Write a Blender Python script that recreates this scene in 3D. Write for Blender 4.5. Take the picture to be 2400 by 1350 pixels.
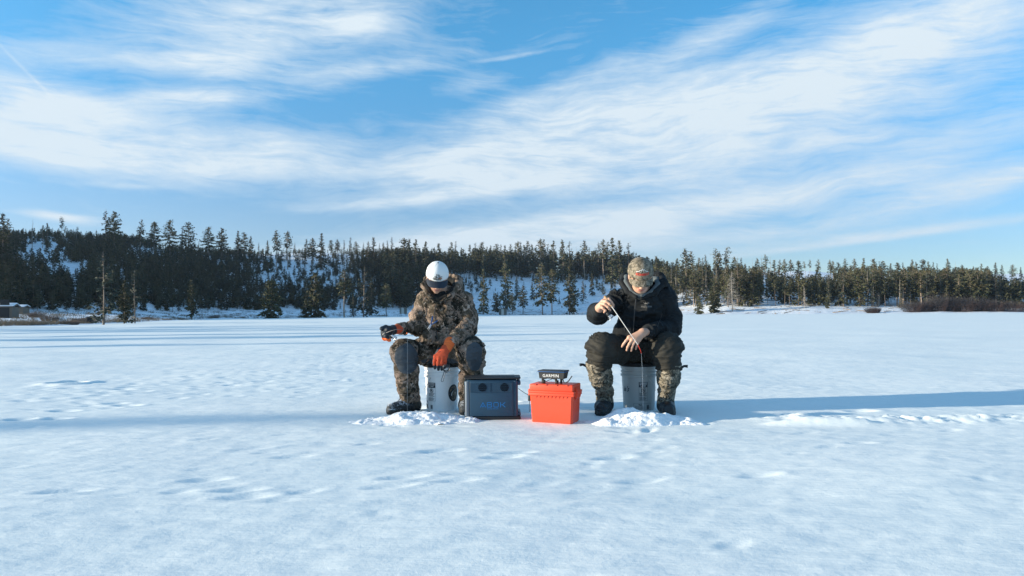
import bpy, math, random
import numpy as np
from mathutils import Vector, Matrix, Euler
for _o in list(bpy.data.objects): bpy.data.objects.remove(_o)
SC = bpy.context.scene
R_ = math.radians
# ------------------------------------------------------------------ camera
CAM_H = .82; FPX = 1600.; PITCH = 2.08; ROLL = .35
SUN_EL = 9.5; SUN_AZ = 9.0           # elevation; degrees the sun stands on the camera's side of due left
cd = bpy.data.cameras.new('camera'); cam = bpy.data.objects.new('camera', cd); SC.collection.objects.link(cam)
cd.lens = 24; cd.sensor_width = 36; cd.clip_start = .05; cd.clip_end = 6000
CM = Matrix.Translation((0, 0, CAM_H)) @ Matrix.Rotation(R_(90+PITCH), 4, 'X') @ Matrix.Rotation(R_(-ROLL), 4, 'Z')
cam.matrix_world = CM
SC.camera = cam
CMI = CM.inverted()
def P(px, py, d):
    return CM @ Vector(((px-1200)/FPX*d, (675-py)/FPX*d, -d))
def G(px, py, z=0.):
    o = CM.translation; v = (P(px, py, 1.)-o); t = (z-o.z)/v.z
    return o+v*t
# ------------------------------------------------------------------ view
vs_ = SC.view_settings; vs_.view_transform = 'Standard'; vs_.look = 'None'; vs_.gamma = 1; vs_.exposure = 1.0
SC.display_settings.display_device = 'sRGB'
# ------------------------------------------------------------------ node helper
class NT:
    def __init__(s, tree): s.t = tree; s.n = tree.nodes; s.l = tree.links
    def new(s, typ, **kw):
        x = s.n.new(typ)
        for k, v in kw.items(): setattr(x, k, v)
        return x
    def put(s, sock, v):
        if isinstance(v, bpy.types.NodeSocket): s.l.new(v, sock)
        elif isinstance(v, (tuple, list)) and sock.type == 'RGBA' and len(v) == 3: sock.default_value = (*v, 1)
        else: sock.default_value = v
    def math(s, op, a, b=0., c=0., clamp=False):
        x = s.new('ShaderNodeMath', operation=op, use_clamp=clamp)
        for i, v in enumerate((a, b, c)): s.put(x.inputs[i], v)
        return x.outputs[0]
    def vmath(s, op, a, b=(0, 0, 0)):
        x = s.new('ShaderNodeVectorMath', operation=op)
        s.put(x.inputs[0], a); s.put(x.inputs[1], b)
        return x.outputs['Value'] if op in ('DOT_PRODUCT', 'LENGTH') else x.outputs[0]
    def mix(s, f, a, b, blend='MIX'):
        x = s.new('ShaderNodeMix', data_type='RGBA', blend_type=blend)
        s.put(x.inputs[0], f); s.put(x.inputs[6], a); s.put(x.inputs[7], b)
        return x.outputs[2]
    def smooth(s, v, lo, hi, a=0., b=1.):
        x = s.new('ShaderNodeMapRange', interpolation_type='SMOOTHSTEP')
        for i, q in enumerate((v, lo, hi, a, b)): s.put(x.inputs[i], q)
        return x.outputs[0]
    def noise(s, vec, scale, detail=3., rough=.5, dist=0.):
        x = s.new('ShaderNodeTexNoise'); s.put(x.inputs['Vector'], vec)
        x.inputs['Scale'].default_value = scale; x.inputs['Detail'].default_value = detail
        x.inputs['Roughness'].default_value = rough; x.inputs['Distortion'].default_value = dist
        return x.outputs[0]
    def voro(s, vec, scale, out='Distance'):
        x = s.new('ShaderNodeTexVoronoi'); s.put(x.inputs['Vector'], vec); x.inputs['Scale'].default_value = scale
        return x.outputs[out]
    def scalev(s, vec, sc, rot=(0, 0, 0)):
        x = s.new('ShaderNodeMapping'); s.put(x.inputs[0], vec)
        x.inputs['Rotation'].default_value = rot; x.inputs['Scale'].default_value = sc
        return x.outputs[0]
    def bump(s, h, strength, dist, prev=None):
        x = s.new('ShaderNodeBump'); s.put(x.inputs['Height'], h)
        x.inputs['Strength'].default_value = strength; x.inputs['Distance'].default_value = dist
        if prev is not None: s.l.new(prev, x.inputs['Normal'])
        return x.outputs[0]
# ------------------------------------------------------------------ world: clear low-sun sky with cirrus
W = bpy.data.worlds.new('World'); SC.world = W; W.use_nodes = True
w = NT(W.node_tree); w.n.clear()
tc = w.new('ShaderNodeTexCoord'); dirv = tc.outputs['Generated']
sep = w.new('ShaderNodeSeparateXYZ'); w.l.new(dirv, sep.inputs[0])
az = w.math('ARCTAN2', sep.outputs[0], sep.outputs[1])
el = w.math('ARCSINE', sep.outputs[2])
cv = w.new('ShaderNodeCombineXYZ'); w.l.new(az, cv.inputs[0]); w.l.new(el, cv.inputs[1]); AE = cv.outputs[0]
def pxdir(px, py):
    v = (P(px, py, 1.)-CM.translation).normalized()
    return math.atan2(v.x, v.y), math.asin(v.z)
def blob(px, py, sx, sy, ang, wt):
    a0, e0 = pxdir(px, py); c, s_ = math.cos(R_(ang)), math.sin(R_(ang))
    sx /= FPX; sy /= FPX
    d = w.vmath('SUBTRACT', AE, (a0, e0, 0))
    p = w.vmath('DOT_PRODUCT', d, (c/sx, s_/sx, 0)); q = w.vmath('DOT_PRODUCT', d, (-s_/sy, c/sy, 0))
    r = w.math('MULTIPLY', p, p); r = w.math('MULTIPLY_ADD', q, q, r)
    return w.math('MULTIPLY', w.math('EXPONENT', w.math('MULTIPLY', r, -1.)), wt)
BLOBS = [  # px, py, half length, half width, angle, weight
 (640, 50, 300, 70, 10, .72), (850, 40, 130, 34, 12, .30), (150, 345, 260, 48, -3, .85), (60, 215, 240, 40, -8, .60), (60, 300, 160, 40, -4, .35), (500, 225, 170, 20, 8, .70), (520, 145, 130, 26, 4, .55),
 (560, 385, 330, 36, 2, .66), (240, 140, 220, 26, 4, .30), (850, 165, 180, 20, 8, .42), (430, 300, 300, 60, 0, .40), (700, 330, 200, 22, 0, .25),
 (1160, 345, 260, 50, 16, .62), (1150, 410, 330, 50, 6, .42), (1500, 290, 360, 80, 14, .62), (1950, 235, 420, 90, 10, .55), (1600, 120, 260, 34, 20, .42), (1950, 130, 420, 60, 12, .42), (2250, 60, 280, 70, 16, .42),
 (1000, 462, 260, 15, 7, .55), (1160, 545, 340, 26, 6, .92), (1600, 510, 560, 38, 8, .78), (1500, 575, 500, 20, 3, .4), (2250, 445, 300, 26, 10, .72), (1000, 580, 260, 14, 2, .45),
 (1650, 400, 420, 60, 6, .45), (2300, 300, 260, 40, 10, .25), (2100, 545, 420, 10, 4, .42), (1950, 573, 300, 7, 5, .45), (135, 508, 62, 9, -5, .9), (1250, 235, 240, 34, 20, .42), (1090, 200, 90, 20, 8, .30),
 (300, 436, 100, 6, 2, .30), (1200, 133, 90, 5, 7, .42), (62, 168, 85, 3.0, -43, .17), (1000, 130, 300, 40, 4, .15)]
tot = None
for b in BLOBS:
    o = blob(*b); tot = o if tot is None else w.math('ADD', tot, o)
# unseen thin cloud added behind the camera and overhead to lift the ambient light
back = w.math('MAXIMUM', w.smooth(sep.outputs[1], .25, -.35), w.smooth(el, .55, .95))
tot = w.math('MULTIPLY_ADD', back, .22, tot)
# streaky cirrus noise, stretched along the drift of the cloud
wv = w.noise(w.scalev(AE, (3., 5., 1.)), 1., 3., .5)
wvec = w.new('ShaderNodeCombineXYZ'); w.l.new(w.math('MULTIPLY', w.math('SUBTRACT', wv, .5), .10), wvec.inputs[1])
AEw = w.vmath('ADD', AE, wvec.outputs[0])
n1 = w.noise(w.scalev(AEw, (5., 30., 1.), (0, 0, R_(-9))), 1., 10., .62, .25)
n2 = w.noise(w.scalev(AEw, (16., 120., 1.), (0, 0, R_(-17))), 1., 8., .66, .5)
n3 = w.noise(w.scalev(AEw, (9., 17., 1.), (0, 0, R_(-12))), 1., 8., .62)
nn = w.math('MULTIPLY', w.math('SUBTRACT', n1, .5), 1.9)
nn = w.math('MULTIPLY_ADD', w.math('SUBTRACT', n3, .5), 1.3, nn)
nn = w.math('MULTIPLY_ADD', w.math('SUBTRACT', n2, .5), 1.25, nn)
tot = w.math('MINIMUM', tot, .92)
amp = w.math('MULTIPLY_ADD', tot, .55, .30)
dens = w.math('MULTIPLY_ADD', nn, amp, tot)
cl = w.math('MULTIPLY_ADD', dens, 1.12, -.06, True)
sky = w.new('ShaderNodeTexSky', sky_type='NISHITA'); sky.sun_disc = False
sky.sun_elevation = R_(SUN_EL); sky.sun_rotation = R_(270-SUN_AZ)
sky.altitude = 1500; sky.air_density = 1.0; sky.dust_density = .3; sky.ozone_density = 2.2
GRADE = w.mix(w.smooth(el, .04, .44), (.86, .82, .92), (.68, 1.50, 1.64))
GRADE = w.mix(1., GRADE, w.mix(w.smooth(az, .0, .6), (1., 1., 1.), (.80, .92, .96)), 'MULTIPLY')
SKYC = w.mix(1., sky.outputs[0], GRADE, 'MULTIPLY')
CLOUD = w.mix(w.smooth(el, 0., .5), (3.45, 4.05, 4.55), (3.85, 4.4, 4.8))
col = w.mix(cl, SKYC, CLOUD)
bg = w.new('ShaderNodeBackground'); w.l.new(col, bg.inputs[0]); bg.inputs[1].default_value = .10
wo = w.new('ShaderNodeOutputWorld'); w.l.new(bg.outputs[0], wo.inputs[0])
# ------------------------------------------------------------------ sun
sl = bpy.data.lights.new('sun', 'SUN'); sl.energy = 5.0; sl.angle = R_(.5); sl.color = (1., .88, .68)
so = bpy.data.objects.new('sun', sl); SC.collection.objects.link(so)
SD = Vector((-math.cos(R_(SUN_AZ))*math.cos(R_(SUN_EL)), -math.sin(R_(SUN_AZ))*math.cos(R_(SUN_EL)), math.sin(R_(SUN_EL))))
so.rotation_euler = SD.to_track_quat('Z', 'Y').to_euler()
so.location = (0, 0, 30)
# ------------------------------------------------------------------ mesh + tagging helpers
COL = SC.collection
def tag(o, label=None, cat=None, group=None, kind=None):
    if label: o['label'] = label
    if cat: o['category'] = cat
    if group: o['group'] = group
    if kind: o['kind'] = kind
    return o
def empty(name, loc, label=None, cat=None, group=None):
    o = bpy.data.objects.new(name, None); COL.objects.link(o); o.location = loc; o.empty_display_size = .1
    return tag(o, label, cat, group)
def wloc(o):
    v = Vector((0, 0, 0))
    while o is not None: v += Vector(o.location); o = o.parent
    return v
def mkmesh(name, V, F, mats, mi=None, smooth=True):
    V = np.asarray(V, np.float64).reshape(-1, 3)
    me = bpy.data.meshes.new(name)
    if isinstance(F, np.ndarray):
        nf, k = F.shape
        me.vertices.add(len(V)); me.vertices.foreach_set('co', V.astype(np.float32).ravel())
        me.loops.add(nf*k); me.loops.foreach_set('vertex_index', F.astype(np.int32).ravel())
        me.polygons.add(nf); me.polygons.foreach_set('loop_start', np.arange(0, nf*k, k, dtype=np.int32))
        me.polygons.foreach_set('loop_total', np.full(nf, k, np.int32))
        me.update(calc_edges=True)
    else:
        me.from_pydata([tuple(v) for v in V], [], [tuple(f) for f in F]); me.update()
    me.validate()
    for m in (mats if isinstance(mats, (list, tuple)) else [mats]): me.materials.append(m)
    if mi is not None and len(mi) == len(me.polygons): me.polygons.foreach_set('material_index', np.asarray(mi, np.int32))
    me.polygons.foreach_set('use_smooth', np.full(len(me.polygons), smooth, bool))
    me.update()
    return me
def obj(name, V, F, mats, parent=None, mi=None, smooth=True, auto=None):
    """world-space vertices -> linked object; origin at the parent (or world origin)"""
    V = np.asarray(V, float).reshape(-1, 3)
    if parent is not None: V = V-np.array(wloc(parent))
    me = mkmesh(name, V, F, mats, mi, smooth)
    if auto is not None: me.set_sharp_from_angle(angle=R_(auto))
    o = bpy.data.objects.new(name, me); COL.objects.link(o); o.parent = parent
    return o
class MB:
    """collects shapes into one mesh"""
    def __init__(s): s.V = []; s.F = []; s.M = []
    def add(s, V, F, m=0):
        n = len(s.V); s.V += [tuple(v) for v in V]; s.F += [tuple(i+n for i in f) for f in F]; s.M += [m]*len(F)
    def box(s, c, h, R=None, m=0, bev=0.):
        """c centre, h half sizes, R 3x3; bevelled when bev > 0"""
        R = R or Matrix.Identity(3)
        if bev <= 0:
            vs = [(x, y, z) for x in (-1, 1) for y in (-1, 1) for z in (-1, 1)]
            fs = [(0, 1, 3, 2), (4, 6, 7, 5), (0, 4, 5, 1), (2, 3, 7, 6), (0, 2, 6, 4), (1, 5, 7, 3)]
            s.add([Vector(c)+R@Vector((v[0]*h[0], v[1]*h[1], v[2]*h[2])) for v in vs], fs, m); return
        import bmesh
        bm = bmesh.new(); bmesh.ops.create_cube(bm, size=2.)
        for v in bm.verts: v.co = Vector((v.co.x*h[0], v.co.y*h[1], v.co.z*h[2]))
        bmesh.ops.bevel(bm, geom=list(bm.edges), offset=bev, segments=3, profile=.5, affect='EDGES')
        bm.verts.index_update()
        s.add([Vector(c)+R@v.co for v in bm.verts], [[v.index for v in f.verts] for f in bm.faces], m); bm.free()
    def tube(s, pts, r, n=8, m=0, cap=True):
        pts = [Vector(p) for p in pts]; rs = r if isinstance(r, (list, tuple)) else [r]*len(pts)
        V = []; F = []; prev = None
        for i, p in enumerate(pts):
            t = (pts[min(i+1, len(pts)-1)]-pts[max(i-1, 0)]).normalized()
            if prev is None:
                a = t.orthogonal().normalized()
            else:
                a = (prev-t*prev.dot(t)).normalized()
            prev = a; b = t.cross(a)
            for k in range(n):
                an = 2*math.pi*k/n; V.append(p+(a*math.cos(an)+b*math.sin(an))*rs[i])
        for i in range(len(pts)-1):
            for k in range(n): F.append((i*n+k, i*n+(k+1) % n, (i+1)*n+(k+1) % n, (i+1)*n+k))
        if cap: F.append(tuple(range(n))[::-1]); F.append(tuple((len(pts)-1)*n+k for k in range(n)))
        s.add(V, F, m)
    def lathe(s, prof, c, n=48, m=0, R=None, cap=True):
        """prof: list of (radius, height) about local z at c"""
        R = R or Matrix.Identity(3); V = []; F = []
        for r, z in prof:
            for k in range(n):
                an = 2*math.pi*k/n; V.append(Vector(c)+R@Vector((r*math.cos(an), r*math.sin(an), z)))
        for i in range(len(prof)-1):
            for k in range(n): F.append((i*n+k, i*n+(k+1) % n, (i+1)*n+(k+1) % n, (i+1)*n+k))
        if cap: F.append(tuple(range(n))[::-1]); F.append(tuple((len(prof)-1)*n+k for k in range(n)))
        s.add(V, F, m)
    def build(s, name, mats, parent=None, smooth=True, auto=35):
        return obj(name, s.V, s.F, mats, parent, s.M, smooth, auto)
def vec(*a): return Vector(a)
# ------------------------------------------------------------------ numpy noise
def _h(ix, iy, iz, seed):
    n = (ix*374761393+iy*668265263+iz*2147483647+seed*974634777) & 0xffffffff
    n = ((n ^ (n >> 13))*1274126177) & 0xffffffff
    n = n ^ (n >> 16)
    return (n & 0xffff)/65535.
def vnoise(p, seed=0):
    p = np.asarray(p, float); f = np.floor(p); i = f.astype(np.int64); t = p-f; t = t*t*t*(t*(t*6-15)+10)
    r = 0.
    for dx in (0, 1):
        wx = t[..., 0] if dx else 1-t[..., 0]
        for dy in (0, 1):
            wy = t[..., 1] if dy else 1-t[..., 1]
            for dz in (0, 1):
                wz = t[..., 2] if dz else 1-t[..., 2]
                r = r+wx*wy*wz*_h(i[..., 0]+dx, i[..., 1]+dy, i[..., 2]+dz, seed)
    return r
def fbm(p, o=4, seed=0, g=.5):
    p = np.asarray(p, float); a = 1.; s = 0.; n = 0.
    for k in range(o): s = s+a*(vnoise(p, seed+k*7)-.5); n += a; a *= g; p = p*2.03+17.3
    return s/n*2
def sstep(x, a, b):
    t = np.clip((np.asarray(x, float)-a)/(b-a), 0, 1); return t*t*(3-2*t)
# ------------------------------------------------------------------ materials
def material(name, col, rough=.6, metal=0., bumps=(), var=0., varscale=8., spec=None, sheen=0., extra=None):
    m = bpy.data.materials.new(name); m.use_nodes = True; t = NT(m.node_tree); t.n.clear()
    out = t.new('ShaderNodeOutputMaterial'); b = t.new('ShaderNodeBsdfPrincipled'); t.l.new(b.outputs[0], out.inputs[0])
    oc = t.new('ShaderNodeTexCoord').outputs['Object']
    if callable(col): c = col(t, oc)
    else: c = (*col, 1)
    if var > 0:
        n = t.noise(oc, varscale, 5., .6)
        f = t.math('MULTIPLY_ADD', n, 2*var, 1-var)
        cc = t.new('ShaderNodeCombineXYZ'); [t.l.new(f, cc.inputs[i]) for i in range(3)]
        c = t.mix(1., c, cc.outputs[0], 'MULTIPLY')
    t.put(b.inputs['Base Color'], c)
    b.inputs['Roughness'].default_value = rough; b.inputs['Metallic'].default_value = metal
    if spec is not None: b.inputs['Specular IOR Level'].default_value = spec
    if sheen: b.inputs['Sheen Weight'].default_value = sheen
    nrm = None
    for (sc, st, ds) in bumps:
        h = t.noise(oc, sc, 4., .6) if not callable(sc) else sc(t, oc)
        nrm = t.bump(h, st, ds, nrm)
    if nrm is not None: t.l.new(nrm, b.inputs['Normal'])
    if extra: extra(t, b, oc)
    return m
def camo(cols, s1, s2):
    def f(t, oc):
        w1 = t.noise(oc, s1*.7, 2.)
        n1 = t.noise(oc, s1, 6., .72, .8); n2 = t.noise(t.vmath('ADD', oc, (3.1, 7.7, 1.3)), s1*1.2, 6., .75, 1.2)
        n3 = t.noise(t.vmath('ADD', oc, (9.1, 2.7, 5.3)), s2, 4., .7, .4); n4 = t.noise(t.vmath('ADD', oc, (1.1, 12.7, 8.3)), s1*2.2, 5., .7, .6)
        c = t.mix(t.smooth(n1, .47, .53), cols[0], cols[1])
        c = t.mix(t.smooth(n4, .555, .59), c, cols[3])
        c = t.mix(t.smooth(n2, .52, .56), c, cols[2])
        c = t.mix(t.smooth(n3, .585, .64), c, cols[4])
        c = t.mix(t.smooth(n3, .40, .36), c, cols[5])
        return c
    return f
# ================================================================== SNOW-COVERED LAKE
def H0(px): return 733.-(px-1200)*.0061
def snow_col(t, oc):
    n = t.noise(oc, .6, 5., .6)
    return t.mix(t.smooth(n, .35, .7), (.80, .855, .845), (.85, .885, .865))
def snow_extra(t, b, oc):
    b.inputs['Subsurface Weight'].default_value = 0.
m_snow = material('snow', snow_col, .75, bumps=((2.5, .15, .03), (lambda t, oc: t.noise(t.scalev(oc, (3.5, 15., 6.), (0, 0, R_(-10))), 1., 6., .62), .34, .02), (9., .12, .016), (45., .25, .004), (220., .4, .0015)), spec=.3)
m_pile = material('loose_snow', (.90, .91, .92), .8, bumps=((60., .6, .008), (200., .5, .003)), spec=.3)
def axis_pts(segs):
    out = [segs[0][0]]
    for a, b, st0, st1 in segs:
        x = a
        while x < b-1e-6:
            f = (x-a)/(b-a); x = min(b, x+st0*(1-f)+st1*f); out.append(x)
    return np.array(out)
rs = np.random.RandomState(5)
# soft old footprints and wind scoops in the foreground
DENTS = []
for i in range(60):
    px, py = rs.uniform(-100, 2500), 1000+abs(rs.normal(60, 95))
    if rs.rand() < .45: px = rs.uniform(420, 1900); py = rs.uniform(1010, 1180)
    g = G(px, py); DENTS.append((g.x, g.y, rs.uniform(.05, .10), rs.uniform(.02, .035), rs.uniform(.1, .6), rs.uniform(.002, .007)))
for (px, py) in ((575, 1165), (945, 1120), (150, 1155), (915, 1140), (990, 1060), (1040, 1055), (690, 1070), (1180, 1070), (560, 1150), (480, 1125),
                 (1210, 1060), (1080, 1125), (1500, 1120), (1440, 1070), (1780, 1110)):
    g = G(px, py); DENTS.append((g.x, g.y, .10, .035, .3, .011))
# trail of crisp small prints left and behind the figures
for i in range(260):
    t_ = rs.rand(); px = 40+t_*900+rs.normal(0, 30); py = 925-t_*85+rs.normal(0, 14)+(30 if rs.rand() < .25 else 0)
    g = G(px, max(py, 800)); DENTS.append((g.x, g.y, rs.uniform(.05, .12), rs.uniform(.04, .08), rs.uniform(-.5, .5), rs.uniform(.003, .008)))
for (px, py) in ((1900, 935), (1850, 933), (1965, 952), (2020, 962), (1720, 945), (1800, 940), (130, 984), (50, 985), (300, 951), (150, 964)):
    g = G(px, py); DENTS.append((g.x, g.y, .10, .06, .0, .018))
for i in range(70):   # trampled ground round the seats
    px = rs.uniform(880, 1720); py = rs.uniform(935, 1015); g = G(px, py)
    if 1080 < px < 1380 and py > 960: continue
    DENTS.append((g.x, g.y, rs.uniform(.05, .12), rs.uniform(.03, .05), rs.uniform(-1.5, 1.5), rs.uniform(.006, .016)))
HOLE_AT = G(163, 898)
def snow_h(X, Y):
    p = np.stack([X, Y, X*0], -1)
    near = np.exp(-np.maximum(Y-14, 0)/25.)
    h = .030*fbm(p*np.array([.35, .55, 1]), 3, 1)
    c, s = math.cos(.22), math.sin(.22)
    xr = X*c+Y*s; yr = -X*s+Y*c
    q = np.stack([xr, yr, X*0], -1)
    h = h+near*.0085*fbm(q*np.array([1.1, 3.6, 1]), 5, 2, .6)
    h = h+near*.0040*fbm(q*np.array([6., 16., 1]), 3, 3, .6)
    # wind-scoured rough band behind the left figure
    rb = sstep(Y, 6.2, 7.5)*(1-sstep(Y, 13, 22))*(1-sstep(X, 1., 6.))
    h = h+rb*.012*np.abs(fbm(q*np.array([2.2, 4.2, 1]), 4, 9, .6))
    # broken-up snow along the sledge trail on the right
    yc = 5.28-.055*(X-1.2)+.04*np.sin(X*1.7)
    tr = sstep(X, 1.5, 2.2)*np.exp(-((Y-yc)/.19)**2)
    h = h+tr*(.065*np.abs(fbm(p*np.array([5, 8, 1.]), 5, 12, .65))+.012)
    yr2 = 4.96-.03*(X-2.0); tr2 = np.exp(-((X-2.25)/.42)**4)*np.exp(-((Y-yr2)/.05)**2); h = h+.045*tr2*(1+.5*fbm(p*8, 3, 14))
    # distant ridge of blown snow
    h = h+.05*sstep(Y, 24, 30)*np.abs(fbm(np.stack([X*.03, Y*.35, X*0], -1), 3, 15))
    for (dx, dy, a, b, an, dep) in DENTS:
        m = (np.abs(X-dx) < .5) & (np.abs(Y-dy) < .5)
        if not m.any(): continue
        u = (X[m]-dx); v = (Y[m]-dy); c_, s_ = math.cos(an), math.sin(an)
        e = ((u*c_+v*s_)/a)**2+((-u*s_+v*c_)/b)**2
        h[m] = h[m]-dep*np.exp(-e**1.3)+dep*.25*np.exp(-(np.sqrt(e)-1.6)**2*5)
    u = (X-HOLE_AT.x)/.19; v = (Y-HOLE_AT.y)/.21; e = np.sqrt(u*u+v*v)
    h = h-.14*(1-sstep(e, .55, 1.0))+.018*np.exp(-((e-1.35)/.35)**2)*(1+.6*fbm(p*9, 3, 21))
    flat = np.exp(-(np.maximum(np.abs(X-.35)-1.35, 0)/.25)**2-(np.maximum(np.abs(Y-5.55)-.55, 0)/.2)**2)
    return h*(1-.6*flat)
xs = axis_pts([(-1400, -60, 300, 20), (-60, -12, 2, .25), (-12, -3.5, .12, .03), (-3.5, 5.2, .022, .022), (5.2, 12, .03, .15), (12, 60, .3, 2), (60, 1400, 20, 300)])
ys = axis_pts([(-400, -4, 100, 2), (-4, 1.4, .5, .1), (1.4, 7., .02, .024), (7., 16, .03, .12), (16, 60, .15, 1.), (60, 400, 3, 20), (400, 1300, 60, 300)])
X, Y = np.meshgrid(xs, ys); Z = snow_h(X, Y)
nx, ny = len(xs), len(ys)
idx = np.arange(nx*ny).reshape(ny, nx)
F = np.stack([idx[:-1, :-1], idx[:-1, 1:], idx[1:, 1:], idx[1:, :-1]], -1).reshape(-1, 4)
lake = obj('snowy_frozen_lake', np.stack([X, Y, Z], -1).reshape(-1, 3), F, m_snow); tag(lake, kind='structure')
print('lake verts', nx*ny)
# ================================================================== HILLS BEHIND THE SHORE
TT = np.array([ # px, shore depth, foot y, foot depth, ridge y, ridge depth
 (-2600, 28, 725, 70, 560, 200), (-1200, 40, 728, 85, 556, 230), (-200, 48, 732, 98, 556, 255), (0, 50, 733, 102, 556, 260), (120, 56, 732, 110, 558, 265), (300, 75, 731, 130, 575, 280), (500, 127, 729, 172, 598, 300), (700, 145, 728, 200, 593, 320),
 (900, 189, 726, 232, 597, 340), (1050, 215, 725, 250, 622, 355), (1300, 240, 726, 262, 641, 400), (1500, 220, 723, 250, 642, 400),
 (1700, 195, 720, 218, 640, 420), (1900, 190, 719, 212, 636, 440), (2100, 188, 721, 208, 650, 450), (2400, 186, 723, 206, 642, 480), (3200, 180, 720, 210, 640, 480)])
def zpix(px, y, d): return CAM_H+(H0(px)-y)/FPX*d
SHORE_Z = .25
def terr(X, Y):
    X = np.asarray(X, float); Y = np.asarray(Y, float)
    px = 1200+FPX*X/np.maximum(Y, 5.)
    px_ = np.clip(px, -2600, 3200)
    I = [np.interp(px_, TT[:, 0], TT[:, k]) for k in range(6)]
    wob = fbm(np.stack([px_*.02, px_*0, px_*0], -1), 3, 33)
    ds = I[1]*(1+.03*wob); df = I[3]; dr = I[5]
    zf = zpix(px_, I[2], df); zr = zpix(px_, I[4], dr)
    zs = .05
    t1 = (Y-ds)/(df-ds); t2 = (Y-df)/(dr-df); t3 = (Y-dr)
    z = np.where(Y < ds, zs-(ds-Y)*.03, 0.)
    z = np.where((Y >= ds) & (Y < df), zs+(zf-zs)*np.clip(t1, 0, 1)**1.25+.12*np.sqrt(np.clip(t1, 0, 1)), z)
    zm = zf+(zr-zf)*np.clip(t2, 0, 1)**.93+.12
    z = np.where((Y >= df) & (Y < dr), zm, z)
    z = np.where(Y >= dr, zr+.12-t3*.02, z)
    hillw = np.clip(t2, 0, 1); p = np.stack([X, Y, X*0], -1)
    z = z+hillw*(1-.5*hillw)*np.interp(px_, [0, 800, 1000], [3., 2.4, 1.1])*fbm(p*.018, 4, 40)+np.clip(t1*3, 0, 1)*.22*fbm(p*.12, 3, 41)
    # the shoulder of the hill beyond the left edge, which shades the hillside
    u = X/np.maximum(Y, 5.)
    z = z+36*sstep(-u, .80, 1.5)*np.exp(-((Y-245)/105)**2)
    return z
us = np.concatenate([np.linspace(-1.9, -.8, 60)[:-1], np.linspace(-.8, .8, 420), np.linspace(.8, 1.25, 20)[1:]])
dsn = np.concatenate([np.linspace(0, 1, 70)[:-1], 1+np.linspace(0, 1, 90)[:-1], 2+np.linspace(0, 1, 25)])
pxu = np.clip(1200+FPX*us, -2600, 3200)
s0 = np.interp(pxu, TT[:, 0], TT[:, 1])*.93; f0 = np.interp(pxu, TT[:, 0], TT[:, 3]); r0 = np.interp(pxu, TT[:, 0], TT[:, 5])
D = np.where(dsn[:, None] < 1, s0+(f0-s0)*dsn[:, None], np.where(dsn[:, None] < 2, f0+(r0-f0)*(dsn[:, None]-1), r0+(dsn[:, None]-2)*260))
Xh = D*us[None, :]; Zh = terr(Xh, D)
n0, n1_ = D.shape; idx = np.arange(n0*n1_).reshape(n0, n1_)
F = np.stack([idx[:-1, :-1], idx[:-1, 1:], idx[1:, 1:], idx[1:, :-1]], -1).reshape(-1, 4)
def hill_col(t, oc):
    n = t.noise(t.scalev(oc, (.25, .9, 1.)), 1., 6., .65); n2 = t.noise(t.scalev(oc, (.9, 3., 2.)), 1., 5., .7)
    m = t.smooth(t.math('MULTIPLY_ADD', n2, .5, t.math('MULTIPLY', n, .6)), .60, .68)
    brush = t.mix(t.noise(oc, 3.), (.07, .055, .036), (.15, .12, .08))
    return t.mix(t.math('MULTIPLY', m, .8), (.80, .84, .88), brush)
m_hill = material('snowy_hillside', hill_col, .85, bumps=((.8, .5, .4), (4., .5, .1)), spec=.2)
hills = obj('snowy_hills', np.stack([Xh, D, Zh], -1).reshape(-1, 3), F, m_hill); tag(hills, kind='structure')
# ================================================================== TREES
def foliage(base, warm):
    def f(t, oc):
        oi = t.new('ShaderNodeObjectInfo').outputs['Random']
        n = t.noise(oc, 3.5, 3.)
        c = t.mix(t.smooth(n, .3, .7), base, warm)
        k = t.math('MULTIPLY_ADD', oi, .7, .65)
        cc = t.new('ShaderNodeCombineXYZ'); [t.l.new(k, cc.inputs[i]) for i in range(3)]
        return t.mix(1., c, cc.outputs[0], 'MULTIPLY')
    return f
m_fol = material('conifer_foliage', foliage((.040, .050, .026), (.085, .080, .040)), .7, spec=.15)
m_folb = material('bluish_conifer_foliage', foliage((.030, .042, .034), (.060, .066, .046)), .7, spec=.15)
m_bark = material('bark', (.17, .135, .11), .9, var=.5, varscale=6.)
m_pale = material('pale_bark', (.30, .235, .185), .9, var=.4, varscale=6.)
m_dead = material('dead_grey_wood', (.30, .27, .24), .9, var=.35, varscale=6.)
def frusta(P0, P1, r0, r1, n=4):
    """many tapered sticks at once -> V, F"""
    P0 = np.asarray(P0, float); P1 = np.asarray(P1, float); r0 = np.asarray(r0, float); r1 = np.asarray(r1, float)
    t = P1-P0; t /= np.linalg.norm(t, axis=1, keepdims=True)+1e-9
    a = np.cross(t, [0.3, .9, .31]); a /= np.linalg.norm(a, axis=1, keepdims=True)+1e-9; b = np.cross(t, a)
    ang = np.arange(n)*2*np.pi/n
    ring = a[:, None]*np.cos(ang)[None, :, None]+b[:, None]*np.sin(ang)[None, :, None]
    V = np.concatenate([P0[:, None]+ring*r0[:, None, None], P1[:, None]+ring*r1[:, None, None]], 1).reshape(-1, 3)
    k = np.arange(n); base = (np.arange(len(P0))*2*n)[:, None, None]
    q = np.stack([k, (k+1) % n, (k+1) % n+n, k+n], -1)[None]
    return V, (base+q).reshape(-1, 4)
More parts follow.
